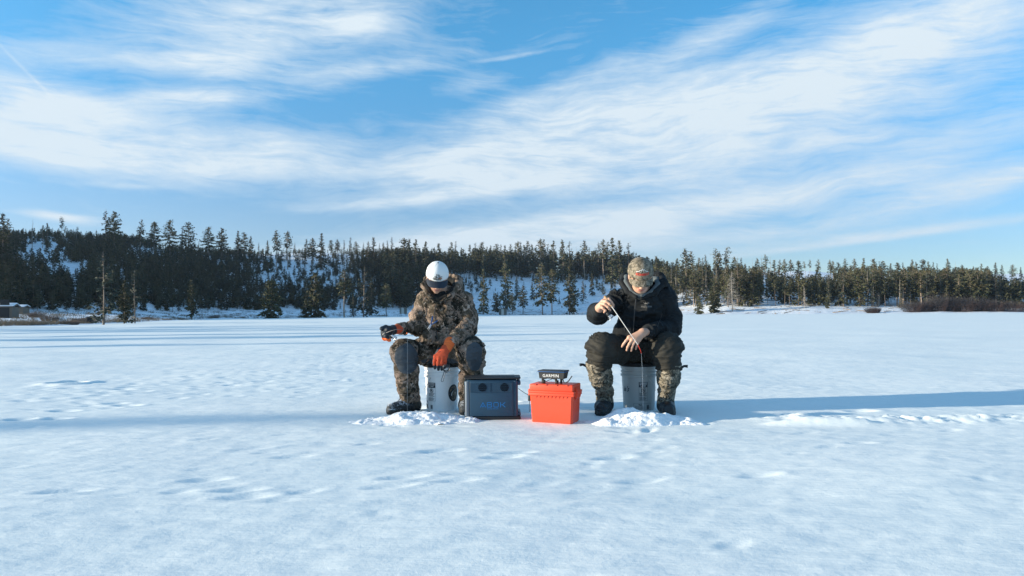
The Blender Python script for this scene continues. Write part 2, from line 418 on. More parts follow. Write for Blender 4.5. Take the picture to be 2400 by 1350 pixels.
def conifer(seed, R=.17, start=.1, shape='cone', nb=90, sp=9, leaf=.05, stubs=10, gap=.25, lean=0., trunk_r=.012, up=.0):
    """unit-height conifer: crown of many needle-spray faces, trunk with bare stubs"""
    g = np.random.RandomState(seed)
    ax = lambda t: np.stack([lean*t**2+.006*np.sin(t*7+seed), .006*np.sin(t*5+2*seed), t], -1)
    B0 = []; B1 = []; r0 = []; r1 = []
    tt = np.linspace(0, 1, 9); A = ax(tt)
    for i in range(8): B0.append(A[i]); B1.append(A[i+1]); r0.append(trunk_r*(1-tt[i])+.0015); r1.append(trunk_r*(1-tt[i+1])+.0015)
    C = []; Dv = []; S = []
    ph = g.uniform(0, 6.28, 6)
    for b in range(nb):
        u = (b+g.rand())/nb; z = start+(1-start)*u**.92
        if shape == 'cone': r = R*(1-u)**.85+.012
        elif shape == 'round': r = R*(np.sin(np.pi*min(1, (.16+.80*u)))**.65)*(1-.30*u)
        elif shape == 'narrow': r = R*(.45+.55*np.sin(np.pi*min(1., .25+.6*u)))*(1-u**3)+.008
        elif shape == 'tuft': r = R*(np.sin(np.pi*u)**.5)*(.5+.6*g.rand())
        else: r = R*(1-u)**.6
        a = g.uniform(0, 6.28)
        r *= .72+.45*np.sin(a*2+ph[0]+u*9)*np.sin(u*14+ph[1])*.6+.25*g.rand()
        if g.rand() < gap*np.clip(.5+.9*np.sin(u*17+ph[2]+a), 0, 1): continue
        r = max(r, .015)
        tilt = (-.30+.75*u+up)+g.normal(0, .12)
        d = np.array([np.cos(a)*np.cos(tilt), np.sin(a)*np.cos(tilt), np.sin(tilt)])
        o = ax(np.array(z-np.sin(tilt)*r*.3)); e = o+d*r
        B0.append(o); B1.append(e); r0.append(trunk_r*.28); r1.append(.001)
        n = max(3, int(sp*(r/R)**.7))
        for k in range(n):
            s = .18+.85*(k+g.rand())/n
            c = o+d*r*s+g.normal(0, .011, 3); c[2] -= .25*r*s*s*(.3+.7*(1-u))
            q = d*.75+g.normal(0, .55, 3); C.append(c); Dv.append(q); S.append(leaf*g.uniform(.6, 1.25)*(1.05-.45*u))
    for k in range(stubs):
        z = g.uniform(.08, max(start+.25, .3)); a = g.uniform(0, 6.28); o = ax(np.array(z)); L = g.uniform(.02, .07)
        B0.append(o); B1.append(o+np.array([np.cos(a)*L, np.sin(a)*L, g.uniform(-.02, .02)])); r0.append(.002); r1.append(.0008)
    C = np.array(C); Dv = np.array(Dv); S = np.array(S)
    Dv /= np.linalg.norm(Dv, axis=1, keepdims=True)
    side = np.cross(Dv, g.normal(0, 1, Dv.shape)); side /= np.linalg.norm(side, axis=1, keepdims=True)
    nrm = np.cross(Dv, side)
    S = S[:, None]
    V = np.stack([C-Dv*S*.5, C+side*S*.30+nrm*S*.05, C+Dv*S*.6, C-side*S*.30+nrm*S*.05], 1).reshape(-1, 3)
    F = np.arange(len(V)).reshape(-1, 4)
    TV, TF = frusta(np.array(B0), np.array(B1), np.array(r0), np.array(r1), 5)
    return (V, F), (TV, TF)
def snag(seed, R=.09, nb=55, lean=0., twigs=2, trunk_r=.011):
    g = np.random.RandomState(seed); B0 = []; B1 = []; r0 = []; r1 = []
    ax = lambda t: np.array([lean*t*t+.008*np.sin(t*6+seed), .006*np.sin(t*5), t])
    for i in range(8):
        a, b = i/8, (i+1)/8; B0.append(ax(a)); B1.append(ax(b)); r0.append(trunk_r*(1-a)+.001); r1.append(trunk_r*(1-b)+.001)
    for b in range(nb):
        z = .15+.83*(b+g.rand())/nb; a = g.uniform(0, 6.28); L = R*(1.1-z)*g.uniform(.4, 1.1); o = ax(z)
        d = np.array([np.cos(a), np.sin(a), g.normal(-.1, .25)]); e = o+d*L
        B0.append(o); B1.append(e); r0.append(.0022); r1.append(.0007)
        for k in range(twigs):
            s = g.uniform(.3, 1); p = o+d*L*s; B0.append(p); B1.append(p+g.normal(0, 1, 3)*L*.22); r0.append(.0011); r1.append(.0005)
    return frusta(np.array(B0), np.array(B1), np.array(r0), np.array(r1), 4)
PRO = {}
def proto(key, leaves, trunk, lm, tm):
    PRO[key] = (mkmesh(key+'_crown', leaves[0], leaves[1], lm, None, False) if leaves else None, mkmesh(key+'_trunk', trunk[0], trunk[1], tm, None, True), leaves, trunk)
for k in range(4): proto('spruce%d' % k, *conifer(10+k, .155+.02*k, .06, 'cone', 150, 12, .050, 12, .3), m_fol, m_bark)
for k in range(4): proto('pine%d' % k, *conifer(20+k, .19+.02*k, .30-.03*k, 'round', 125, 13, .052, 16, .4, up=.15), m_fol, m_bark)
for k in range(3): proto('tall%d' % k, *conifer(30+k, .10+.012*k, .42+.08*k, 'narrow', 90, 9, .042, 26, .35, up=.1, trunk_r=.009), m_fol, m_pale)
for k in range(3): proto('slim%d' % k, *conifer(40+k, .085+.015*k, .10, 'cone', 120, 8, .040, 12, .45, trunk_r=.009), m_folb, m_bark)
for k in range(2): proto('column%d' % k, *conifer(50+k, .13, .12, 'narrow', 140, 12, .050, 6, .2), m_fol, m_bark)
for k in range(2): proto('tuft%d' % k, *conifer(60+k, .085, .66, 'tuft', 46, 9, .034, 30, .3, lean=.03*(1-2*k), trunk_r=.007), m_fol, m_dead)
for k in range(2): proto('bushy%d' % k, *conifer(70+k, .30, .03, 'round', 130, 14, .085, 2, .25), m_fol, m_bark)
for k in range(2): proto('sparse%d' % k, *conifer(80+k, .15, .12, 'narrow', 60, 12, .046, 40, .6, trunk_r=.011), m_folb, m_bark)
for k in range(2): proto('snag%d' % k, None, snag(90+k), None, m_dead)
proto('greytree0', None, snag(95, .26, 120, 0., 9, .013), None, m_dead)
TREEMESH = {'V': []}
rt = random.Random(3)
def tree(px, top, d, kind, name='conifer_tree', label=None, cat='tree', group=None, wide=1., base_y=None):
    X_ = (px-1200)/FPX*d; x, y = X_, d
    # solve for the ground point on this bearing
    pt = P(px, 735, d); x, y = pt.x, pt.y; z = float(terr(x, y))
    tp = P(px, top, d); H = tp.z-z
    cr, tr, _, _ = PRO[kind]
    e = empty(name, (x, y, z-.05), label, cat, group)
    s = max(H, .8)+.05
    e.rotation_euler = (rt.uniform(-.02, .02), rt.uniform(-.02, .02), rt.uniform(0, 6.28)); wide *= 1.25; e.scale = (s*wide, s*wide, s)
    for nm, me in (('crown', cr), ('trunk', tr)):
        if me is None: continue
        c = bpy.data.objects.new(nm, me); COL.objects.link(c); c.parent = e
    return e
NTREE = 0
def pk(*k): return rt.choice(k)
GA = 'conifers growing along the near edge of the shore'
shore = [ # px, top y, depth, kind, width, label
 (243, 590, 60, 'sparse0', 1.0, 'tall ragged conifer with bare grey lower trunk, tallest near the left shore'),
 (291, 656, 66, 'column0', .95, 'dense column-shaped pine on the left shore beside the tall ragged conifer'),
 (316, 634, 68, 'sparse1', .8, 'thin half-dead conifer with bare pointed top beside the dense column pine at left'),
 (450, 656, 112, 'column1', 1.0, 'lone sunlit olive column-shaped pine in front of the shaded hillside'),
 (636, 656, 133, 'bushy0', .95, 'broad round bushy pine with short trunk on the open shore left of the brown cabin'),
 (735, 640, 146, 'bushy1', .80, 'broad tall bushy pine standing just right of the brown cabin'),
 (716, 700, 145, 'spruce1', 1.6, 'low dark bushy spruce crouching at the foot of the pine by the cabin'),
 (807, 632, 150, 'tall1', 1.5, 'slender bare-trunked pine on the shore left of the thin ragged pair'),
 (828, 690, 160, 'slim1', 1.5, 'small slender pine between two tall shore trees left of the camouflaged man'),
 (853, 622, 155, 'sparse0', 1.0, 'tall ragged see-through conifer on the shore left of the camouflaged man'),
 (871, 650, 190, 'spruce2', .9, 'mid-sized dark spruce behind the ragged shore conifer left of the man in camouflage'),
 (905, 665, 185, 'pine0', 1.0, 'bushy pine directly above the camouflaged man\'s outstretched glove'),
 (1133, 632, 226, 'spruce0', .85, 'dense dark conifer just right of the man in camouflage on the snowy slope'),
 (1186, 598, 248, 'spruce3', .75, 'very tall dense conifer rising behind the small outhouse between the men'),
 (1226, 670, 237, 'pine1', .95, 'small bushy pine standing alone just right of the outhouse between the men'),
 (1201, 686, 233, 'pine2', .8, 'low pine touching the right side of the outhouse between the men'),
 (1271, 618, 236, 'pine3', .75, 'tall conifer with open lower branches left of the middle pair between the men'),
 (1293, 632, 234, 'pine0', .85, 'ragged pine with bare lower trunk in the middle of the gap between the men'),
 (1336, 622, 232, 'spruce1', .85, 'broadest tall spruce on the snowy slope, left of the man in black'),
 (1345, 640, 236, 'pine2', .7, 'second trunk growing close beside the broadest spruce left of the man in black'),
 (1163, 688, 240, 'bushy0', .8, 'small round pine above and left of the outhouse between the men'),
 (1212, 648, 275, 'spruce2', .9, 'dark blue-green spruce halfway up the snowy slope between the men'),
 (1247, 660, 280, 'spruce1', .8, 'small pointed fir alone on the snowy slope between the men'),
 (1367, 658, 270, 'slim2', 1.5, 'narrow young fir on the slope near the raised arm of the man in black'),
 (1388, 640, 290, 'spruce0', .8, 'pointed spruce just above the raised hand of the man in black'),
 (1675, 670, 205, 'bushy1', .9, 'round bushy pine at the foot of the wood right of the man in black'),
 (1638, 695, 203, 'bushy0', .8, 'small bush-like pine nearest the right side of the man in black'),
 (1940, 690, 205, 'bushy1', .7, 'dark bushy pine at the snowy bank right of centre in the right-hand wood'),
 (2113, 688, 205, 'spruce3', 1.0, 'olive pointed spruce at the left end of the dark willow thicket'),
 (2220, 668, 206, 'spruce0', .9, 'sunlit olive spruce above the reddish willows'),
 (2255, 655, 212, 'spruce2', .9, 'tall dark spruce behind the reddish willows near the right edge'),
 (2310, 662, 214, 'spruce1', .9, 'broad spruce above the right end of the willow thicket'),
 (2345, 668, 214, 'spruce3', .9, 'sunlit spruce third from the right edge of the wood'),
 (2388, 660, 210, 'spruce0', 1.0, 'dark spruce cut by the right edge of the picture'),
]
for (px, tp, d, k, wd, lab) in shore: tree(px, tp, d, k, label=lab, group=GA, wide=wd)
tree(1716, 636, 204, 'greytree0', 'dead_tree', 'pale grey leafless dead tree with tangled twigs at the edge of the right-hand wood', group='dead trees')
tree(1886, 668, 204, 'greytree0', 'dead_tree', 'smaller pale dead tree with bent twigs in front of the right-hand wood', group='dead trees', wide=.5)
sky_l = [(3, 500, 150, 'spruce0'), (14, 512, 160, 'tall0'), (72, 512, 205, 'snag0'), (97, 527, 215, 'tall1'), (107, 522, 220, 'spruce2'), (143, 508, 220, 'tuft0'), (146, 529, 225, 'tuft1'),
 (175, 531, 225, 'tuft1'), (245, 488, 232, 'sparse0'), (264, 496, 228, 'pine1'), (327, 514, 230, 'tall0'), (352, 523, 250, 'slim2'), (359, 519, 250, 'pine0'), (396, 515, 240, 'pine2'),
 (424, 530, 262, 'slim1'), (440, 521, 255, 'pine3'), (464, 565, 290, 'slim0'), (488, 531, 262, 'pine2'), (518, 535, 275, 'pine1'), (556, 541, 282, 'spruce0'), (570, 544, 284, 'pine2'), (587, 553, 290, 'spruce1'),
 (605, 568, 300, 'slim1'), (626, 563, 305, 'spruce2'), (647, 539, 262, 'tall1'), (673, 542, 268, 'tall2'), (690, 568, 310, 'slim2'), (716, 560, 300, 'spruce3'), (732, 558, 290, 'pine1'), (752, 547, 275, 'spruce0'),
 (775, 562, 320, 'pine0'), (790, 561, 322, 'pine1'), (806, 562, 320, 'slim0'), (822, 556, 300, 'slim1'), (834, 566, 320, 'pine3'), (852, 568, 330, 'slim2'), (863, 566, 300, 'tall0'), (875, 556, 300, 'spruce2'), (889, 570, 320, 'slim1'), (898, 568, 335, 'tall1'), (907, 563, 330, 'slim0'), (918, 556, 310, 'slim2')]
sky_c = [(945, 558, 300, 'pine0'), (958, 560, 300, 'spruce1'), (975, 562, 295, 'spruce3'), (1000, 566, 290, 'spruce2'), (1030, 570, 300, 'spruce0'), (1057, 567, 330, 'spruce0'), (1068, 565, 310, 'slim1'), (1082, 580, 300, 'spruce1'), (1092, 592, 300, 'spruce3'), (1102, 573, 300, 'spruce2'), (1115, 569, 320, 'slim0'), (1131, 567, 310, 'pine2'),
 (1142, 578, 300, 'spruce1'), (1151, 576, 300, 'spruce3'), (1165, 572, 300, 'pine3'), (1174, 573, 310, 'slim2'), (1184, 575, 300, 'spruce0'), (1198, 572, 320, 'tall0'), (1208, 568, 300, 'slim1'), (1215, 566, 290, 'tall2'), (1221, 566, 310, 'slim0'), (1230, 574, 300, 'spruce2'),
 (1238, 564, 290, 'tall1'), (1248, 572, 310, 'spruce1'), (1256, 580, 310, 'pine1'), (1267, 560, 300, 'tall2'), (1274, 561, 300, 'tall0'), (1287, 571, 310, 'slim1'), (1300, 565, 290, 'spruce3'), (1320, 562, 280, 'spruce1'), (1335, 566, 300, 'sparse1'), (1352, 577, 320, 'snag1'), (1357, 589, 300, 'pine0'),
 (1371, 563, 290, 'tall1'), (1383, 580, 320, 'slim2'), (1392, 588, 310, 'bushy0'), (1405, 564, 300, 'sparse0'), (1414, 562, 280, 'tall2'), (1426, 566, 300, 'slim1'), (1435, 558, 270, 'spruce0'), (1445, 575, 300, 'slim0'), (1453, 563, 290, 'spruce2'), (1466, 590, 310, 'spruce3'), (1475, 569, 290, 'sparse1'), (1487, 590, 310, 'slim2')]
sky_r = [(1540, 600, 300, 'spruce1'), (1554, 612, 300, 'pine1'), (1566, 612, 300, 'spruce0'), (1578, 615, 300, 'pine3'), (1589, 606, 300, 'spruce3'), (1603, 600, 300, 'snag0'), (1610, 584, 260, 'tall2'), (1621, 589, 265, 'tall0'), (1640, 604, 280, 'tall1'), (1648, 604, 290, 'slim1'), (1655, 597, 280, 'slim0'), (1664, 620, 300, 'spruce3'), (1680, 583, 240, 'tuft0'),
 (1686, 592, 250, 'tall1'), (1700, 579, 240, 'tuft1'), (1706, 605, 260, 'tall0'), (1723, 603, 260, 'tall2'), (1729, 600, 270, 'snag0'), (1739, 604, 270, 'slim0'), (1749, 618, 290, 'spruce1'), (1765, 605, 280, 'snag1'), (1777, 605, 270, 'tall1'), (1785, 597, 270, 'snag0'), (1797, 597, 255, 'tuft0'), (1809, 600, 290, 'snag1'), (1817, 609, 280, 'spruce2'),
 (1830, 609, 300, 'tall0'), (1840, 607, 290, 'tall1'), (1855, 609, 300, 'tall2'), (1874, 611, 300, 'pine0'), (1890, 612, 320, 'tuft1'), (1900, 609, 320, 'tuft0'), (1919, 608, 300, 'tall0'), (1948, 609, 300, 'tall1'), (1955, 612, 330, 'tall2'), (1966, 615, 330, 'pine2'), (1984, 606, 300, 'tall0'), (1992, 612, 320, 'snag0'), (2006, 606, 310, 'tall1'), (2026, 605, 320, 'spruce0'), (2049, 607, 330, 'pine1'),
 (2064, 612, 330, 'slim1'), (2073, 612, 330, 'pine3'), (2090, 617, 340, 'spruce2'), (2105, 615, 340, 'pine0'), (2120, 615, 350, 'slim0'), (2143, 608, 330, 'spruce1'), (2150, 614, 340, 'spruce3'), (2166, 608, 330, 'pine0'), (2178, 613, 340, 'spruce0'), (2190, 614, 350, 'slim2'), (2200, 617, 350, 'slim1'), (2225, 606, 330, 'spruce2'), (2242, 613, 340, 'snag1'),
 (2258, 621, 360, 'pine1'), (2285, 624, 380, 'spruce1'), (2303, 618, 370, 'spruce0'), (2318, 624, 380, 'pine3'), (2336, 615, 380, 'spruce2'), (2351, 621, 380, 'spruce3'), (2377, 620, 380, 'pine2'), (2396, 626, 380, 'spruce0')]
SK = {'spruce': 'pointed full-crowned conifer', 'pine': 'rounded bushy-crowned pine', 'tall': 'tall bare-trunked pine', 'slim': 'narrow spire-shaped conifer', 'sparse': 'thin see-through conifer',
      'tuft': 'bare-trunked tuft-topped pine', 'snag': 'leafless grey standing snag', 'bushy': 'squat bushy pine', 'column': 'column-shaped pine', 'greytree': 'dead tree'}
ORD = 'first second third fourth fifth sixth seventh eighth ninth tenth eleventh twelfth thirteenth fourteenth fifteenth sixteenth seventeenth eighteenth nineteenth twentieth'.split()
def kd(k): return k.rstrip('0123456789')
for lst, where, grp in ((sky_l, 'on the left skyline', 'trees on the left skyline'), (sky_c, 'on the skyline behind the men', 'trees on the middle skyline'), (sky_r, 'on the right skyline', 'trees on the right skyline')):
    cnt = {}; tn = {}
    for q_ in lst: tn[kd(q_[3])] = tn.get(kd(q_[3]), 0)+1
    for (px, tp, d, k) in sorted(lst):
        K = kd(k); cnt[K] = cnt.get(K, 0)+1
        if lst is sky_c and px > 1040: d = d*1.24
        tree(px, tp, d, k, 'dead_tree' if kd(k) == 'snag' else 'conifer_tree', (SK[K]+', '+(ORD[cnt[K]-1]+' such from the left ' if tn[K] > 1 else '')+where), group=grp)
# every other tree: the nearest become things, the wood behind them one mass
def open_patch(px, y):
    """clearings of bare snow as seen from the lake, in the photograph's own terms of bearing and height"""
    z = 0.
    for (a, b, c, d_, w_) in ((95, 605, 75, 40, .9), (330, 600, 60, 14, .8), (710, 640, 145, 44, .84), (640, 605, 60, 18, .85), (800, 605, 120, 14, .8), (100, 585, 75, 22, .96), (160, 640, 60, 22, .93), (70, 640, 30, 14, .8), (340, 598, 60, 18, .95), (520, 618, 50, 10, .8), (260, 560, 200, 7, .6), (470, 598, 60, 10, .7), (1290, 690, 150, 38, .985), (1200, 715, 130, 22, .99), (1420, 715, 80, 22, .99), (1870, 638, 70, 7, .8), (2370, 655, 60, 16, .85), (2040, 660, 70, 9, .7), (265, 632, 40, 15, .6)):
        z = max(z, w_*math.exp(-(((px-a)/c)**4+((y-b)/d_)**4)))
    return z
cand = []
g0 = np.random.RandomState(17); NC = 42000
pxa = np.where(g0.rand(NC) < .5, g0.uniform(-90, 2490, NC), g0.uniform(-90, 960, NC)); nl_ = NC-3200; pxa[nl_:] = g0.uniform(-1900, -90, 3200)
Ia = [np.interp(pxa, TT[:, 0], TT[:, k]) for k in range(6)]
ta = g0.rand(NC)**np.where(pxa < 960, 1.15, np.where(pxa > 1550, 1.7, .8))*1.10; ta[nl_:] = g0.rand(3200)*1.35
da = Ia[3]+(Ia[5]-Ia[3])*ta; xa = (pxa-1200)/FPX*da; za = terr(xa, da); ya = H0(pxa)-(za-CAM_H)*FPX/da
order = g0.permutation(nl_)
LEFT = [(0., pxa[i], da[i], xa[i], za[i], g0.uniform(3.5, 8.), 'spruce%d' % (i % 4) if i % 3 else 'pine%d' % (i % 4), ya[i]) for i in range(nl_, NC) if (i % 10) < 4]
for i in order:
    if len(cand) >= 5700: break
    px, t_, d, x, z, y = (float(v[i]) for v in (pxa, ta, da, xa, za, ya))
    if rt.random() < open_patch(px, y): continue
    if px > 900:
        sz = rt.uniform(6, 12)*(.75+.25*min(1, t_+.3)); kinds = ('spruce0', 'spruce1', 'spruce2', 'spruce3', 'pine0', 'pine1', 'pine2', 'tall0', 'tall1', 'slim0', 'slim1')
        if 1100 < px < 1500 and t_ > .45: sz = rt.uniform(9, 15)
        if px > 1550: sz = rt.uniform(7, 13.5) if t_ < .7 else rt.uniform(5, 8); kinds = ('spruce0', 'spruce2', 'pine0', 'pine2', 'tall0', 'tall1', 'tall2', 'tall0', 'tall2', 'slim0', 'slim1', 'sparse0', 'snag0')
        if 1050 < px < 1500 and 655 < y: sz = rt.uniform(2, 5)
    else:
        sz = rt.uniform(2.4, 5.2)*(.8+.4*t_); kinds = ('spruce0', 'spruce1', 'spruce2', 'spruce3', 'pine1', 'pine2', 'column0', 'slim2')
        if px > 600 and t_ > .35 and rt.random() < .35: sz *= 1.6; kinds = ('slim0', 'slim1', 'slim2', 'tall0', 'spruce0')
    cap = np.interp(px, [0, 100, 300, 400, 600, 900, 1100, 1500, 1600, 1790, 1825, 1945, 1980, 2320, 2350, 2400], [537, 535, 545, 572, 585, 580, 584, 592, 620, 620, 643, 643, 622, 630, 650, 650])+rt.uniform(-3, 9 if px < 1550 else 20)
    sz = min(sz, (y-cap)/FPX*d)
    if sz < 1.6: continue
    cand.append((sz/d, px, d, x, z, sz, rt.choice(kinds), y))
print('forest', len(cand))
cand.sort(key=lambda c: -c[0])
NIND = 140
for (q, px, d, x, z, sz, k, y) in cand[:NIND]:
    top = H0(px)-(z+sz-CAM_H)*FPX/d
    if px < 930: lab, grp = 'dark %s on the left hill, ' % SK[kd(k)]+('left of the tallest ragged conifer' if px < 243 else 'above the lone column pine' if px < 520 else 'above the broad bushy pines' if px < 780 else 'near the camouflaged man'), 'trees of the shaded hillside wood'
    elif px < 1530: lab, grp = '%s in the middle wood, %s' % (SK[kd(k)], 'left of the outhouse' if px < 1178 else 'right of the outhouse'), 'trees of the middle wood'
    else: lab, grp = '%s in the right wood, %s' % (SK[kd(k)], 'left of the grey dead tree' if px < 1716 else 'between the two dead trees' if px < 1886 else 'left of the willows' if px < 2120 else 'above the willow thicket'), 'trees of the right-hand wood'
    tree(px, top, d, k, 'dead_tree' if kd(k) == 'snag' else 'conifer_tree', lab, group=grp)
# background mass: merged copies, one object
LV = []; TV = []; TF = []; nT = 0
g = np.random.RandomState(8)
for (q, px, d, x, z, sz, k, y) in cand[NIND:]+LEFT:
    _, _, lv, tv = PRO[k]; a = g.uniform(0, 6.28); c, s = math.cos(a), math.sin(a)
    Rm = np.array([[c, s, 0], [-s, c, 0], [0, 0, 1]])*np.array([1, 1, 1.])
    wv_ = g.uniform(1.15, 1.6)
    if lv is not None:
        q4 = lv[0].reshape(-1, 4, 3); keep = q4[g.rand(len(q4)) < .27]
        cc = keep.mean(1, keepdims=True); keep = cc+(keep-cc)*1.85
        LV.append((keep.reshape(-1, 3)@Rm)*np.array([sz*wv_, sz*wv_, sz])+np.array([x, d, z-.05]))
    tq = tv[0].reshape(-1, 10, 3)[:40] if len(tv[0]) % 10 == 0 and lv is not None else None
    if tq is not None:
        V_ = (tq[:8].reshape(-1, 3)@Rm)*sz+np.array([x, d, z-.05]); kk = np.arange(5); qd = np.stack([kk, (kk+1) % 5, (kk+1) % 5+5, kk+5], -1)
        F_ = (np.arange(len(V_)//10)*10)[:, None, None]+qd[None]; TV.append(V_); TF.append(F_.reshape(-1, 4)+nT); nT += len(V_)
LV = np.concatenate(LV); nL = len(LV)
print('leaf faces in mass', nL//4)
V = np.concatenate([LV]+TV); F = np.concatenate([np.arange(nL).reshape(-1, 4)]+[f+nL for f in TF])
mi = np.zeros(len(F), np.int32); mi[nL//4:] = 1
m_mass = material('distant_conifer_foliage', lambda t, oc: t.mix(t.smooth(t.noise(oc, .28, 4., .7), .32, .68), (.026, .036, .024), (.085, .080, .042)), .75, spec=.15)
fo = obj('conifer_wood', V, F, [m_mass, m_bark], None, mi, False)
tag(fo, 'dense mass of conifers filling the hillsides behind the lake shore', 'wood', kind='stuff')
# trees past the left edge that lay long shadows over the lake
for i, (x, y, H_, k) in enumerate([(-62, -4.2, 11.6, 'spruce1'), (-70, 9., 12., 'spruce0'), (-74, 14, 13, 'pine1'), (-66, 19, 12, 'spruce2'), (-80, 23, 15, 'spruce1'), (-76, 27, 14, 'spruce3'), (-74, 30, 13, 'pine2'), (-82, 34, 15, 'spruce0'), (-78, 38, 14, 'spruce1')]):
    e = empty('conifer_tree', (x, y, -.05), 'tall conifer on the bank past the left end of the lake', 'tree', 'conifers past the left end of the lake'); e.scale = (H_*(.6 if i == 0 else 1.), H_*(.6 if i == 0 else 1.), H_)
    for nm, me in (('crown', PRO[k][0]), ('trunk', PRO[k][1])):
        c = bpy.data.objects.new(nm, me); COL.objects.link(c); c.parent = e
# ------------------------------------------------------------------ low growth on the shore
def tufts(name, pts, mats, label, cat, hgt, n, wid, seed, spread, curve=.4):
    g = np.random.RandomState(seed); B0 = []; B1 = []; a0 = []; a1 = []
    for (x, y, s) in pts:
        z = max(float(terr(x, y)), .0) if y > 20 else 0.
        for k in range(n):
            r = spread*s*math.sqrt(g.rand()); a = g.uniform(0, 6.28); o = np.array([x+r*math.cos(a), y+r*math.sin(a), z])
            h = hgt*s*g.uniform(.5, 1.); dv = np.array([g.normal(0, curve), g.normal(0, curve), 1.])*h
            m = o+dv*.55; B0 += [o, m]; B1 += [m, o+dv+np.array([g.normal(0, curve)*h*.5, g.normal(0, curve)*h*.5, 0])]
            a0 += [wid, wid*.7]; a1 += [wid*.7, wid*.3]
    V, F = frusta(np.array(B0), np.array(B1), np.array(a0), np.array(a1), 3)
    o = obj(name, V, F, mats, None, None, False)
    return o
m_grass = material('dry_grass', (.13, .10, .065), .9, var=.4, varscale=2.)
m_twig = material('bare_twigs', (.13, .095, .075), .9, var=.4, varscale=1.)
m_willow = material('willow_twigs', lambda t, oc: t.mix(t.smooth(t.noise(oc, .10, 2.), .45, .6), (.026, .025, .030), (.058, .036, .034)), .9)
pts = []
for i in range(1500):
    px = rt.uniform(-20, 1500)**1.0; sh = float(np.interp(px, TT[:, 0], TT[:, 1])); ft = float(np.interp(px, TT[:, 0], TT[:, 3]))
    d = sh+(ft-sh)*rt.random()**2.2; 
    if px > 600 and rt.random() < .5: continue
    pts.append(((px-1200)/FPX*d, d, rt.uniform(.5, 1.2)))
tag(tufts('dry_grass', pts, m_grass, '', '', .38, 16, .016, 4, .7), 'sparse brown dry grass poking through the snow along the shore', 'grass', kind='stuff')
def shrub(px, d, w_, h_, m, label, seed, grp, dens=140, nm='bare_shrub', cat='shrub'):
    g = np.random.RandomState(seed); x0 = (px-1200)/FPX*d; z0 = float(terr(x0, d)); B0 = []; B1 = []; a = []; b = []
    for k in range(dens):
        ang = g.uniform(0, 6.28); r = g.rand()**.5; o = np.array([x0+w_*.45*r*math.cos(ang), d+w_*.25*r*math.sin(ang), z0-.03])
        dv = np.array([math.cos(ang)*r*w_*.22+g.normal(0, .08)*h_, math.sin(ang)*r*w_*.15, h_*g.uniform(.55, 1.)*(1-.3*r)]); m1 = o+dv*.5+g.normal(0, .03, 3)*h_
        B0 += [o, m1]; B1 += [m1, o+dv]; a += [.018, .012]; b += [.012, .005]
        for j in range(3):
            s = g.uniform(.4, .9); p = o+dv*s; B0.append(p); B1.append(p+g.normal(0, .16, 3)*h_+np.array([0, 0, .1*h_])); a.append(.009); b.append(.004)
    V, F = frusta(np.array(B0), np.array(B1), np.array(a), np.array(b), 3)
    e = empty(nm, (x0, d, z0), label, cat, grp); o = obj('branches', V, F, m, e, None, False); return e
for i, (px, d, w_, h_) in enumerate([(118, 66, 1.6, .75), (165, 60, 1.5, .5), (190, 68, 1.4, .6), (466, 100, 2.6, .75), (432, 103, 1.2, .4), (500, 128, 2., .7), (85, 75, 1.6, .8), (345, 95, 1.4, .5)]):
    shrub(px, d, w_, h_, m_twig, ['low leafless shrub nearest the left outhouse on the snowy shore', 'leafless shrub at the water edge left of the dark sign box', 'leafless shrub just behind the dark sign box', 'widest grey leafless shrub below the lone column-shaped pine', 'small leafless shrub left of the widest grey shrub', 'leafless shrub right of the widest grey shrub', 'leafless shrub just right of the low snow-roofed shelter', 'small leafless shrub right of the half-dead conifer'][i], 200+i, 'leafless shrubs on the left shore')
for i, (px, w_, h_, lb) in enumerate([(2140, 5, 1.6, 'leftmost dark leafless willow thicket on the right shore'), (2166, 4, 1.5, 'dark leafless willow clump second from the left end of the thicket'), (2200, 5, 2.4, 'dark leafless willow clump left of the reddish one'), (2232, 4, 2.1, 'brown leafless willow clump touching the reddish one'),
   (2262, 6, 2.2, 'reddish leafless willow clump, the most coloured of the thicket'), (2295, 5, 1.8, 'dark leafless willow clump right of the reddish one'), (2328, 6, 1.7, 'dark leafless willow clump near the right end of the thicket'), (2372, 7, 1.6, 'rightmost leafless willow clump, cut by the picture edge'), (2045, 3, .9, 'small leafless shrub on the snowy bank left of the willow thicket')]):
    shrub(px, 192, w_*1.25, h_*2.3, m_willow, lb, 300+i, 'leafless willows on the right shore', 520, 'willow_shrub')
# fallen logs and driftwood on the right-hand bank
lg = random.Random(11)
m_log = material('weathered_log', (.20, .15, .11), .9, var=.5, varscale=3.)
for i in range(95):
    px = lg.uniform(1600, 2110) if i < 75 else lg.uniform(1060, 1420); d = float(np.interp(px, TT[:, 0], TT[:, 1]))+(lg.random()**1.3)*30+1
    x = (px-1200)/FPX*d; z = float(terr(x, d)); L = lg.uniform(.8, 4.5); a = lg.gauss(0, .35)+(math.pi if lg.random() < .5 else 0); ti = lg.gauss(0, .10)
    o = vec(x, d, z+.06); dv = vec(math.cos(a), math.sin(a), ti)*L
    r = lg.uniform(.05, .15); mb = MB(); mb.tube([o, o+dv*.5+vec(0, 0, .05*L*ti), o+dv], [r, r*.8, r*.45], 6)
    for k in range(lg.randint(0, 4)):
        p = o+dv*lg.uniform(.2, .9); mb.tube([p, p+vec(lg.gauss(0, .3), lg.gauss(0, .3), lg.uniform(.2, .7))], [r*.3, r*.12], 4)
    w_ = mb.build('fallen_log', m_log); 
    tag(w_, ('long' if L > 3 else 'short' if L < 1.8 else 'mid-sized')+' weathered log half buried in snow on the '+('bank right of the man in black' if i < 75 else 'shoreline between the men'), 'log', 'fallen logs on the '+('right bank' if i < 75 else 'middle shore'))
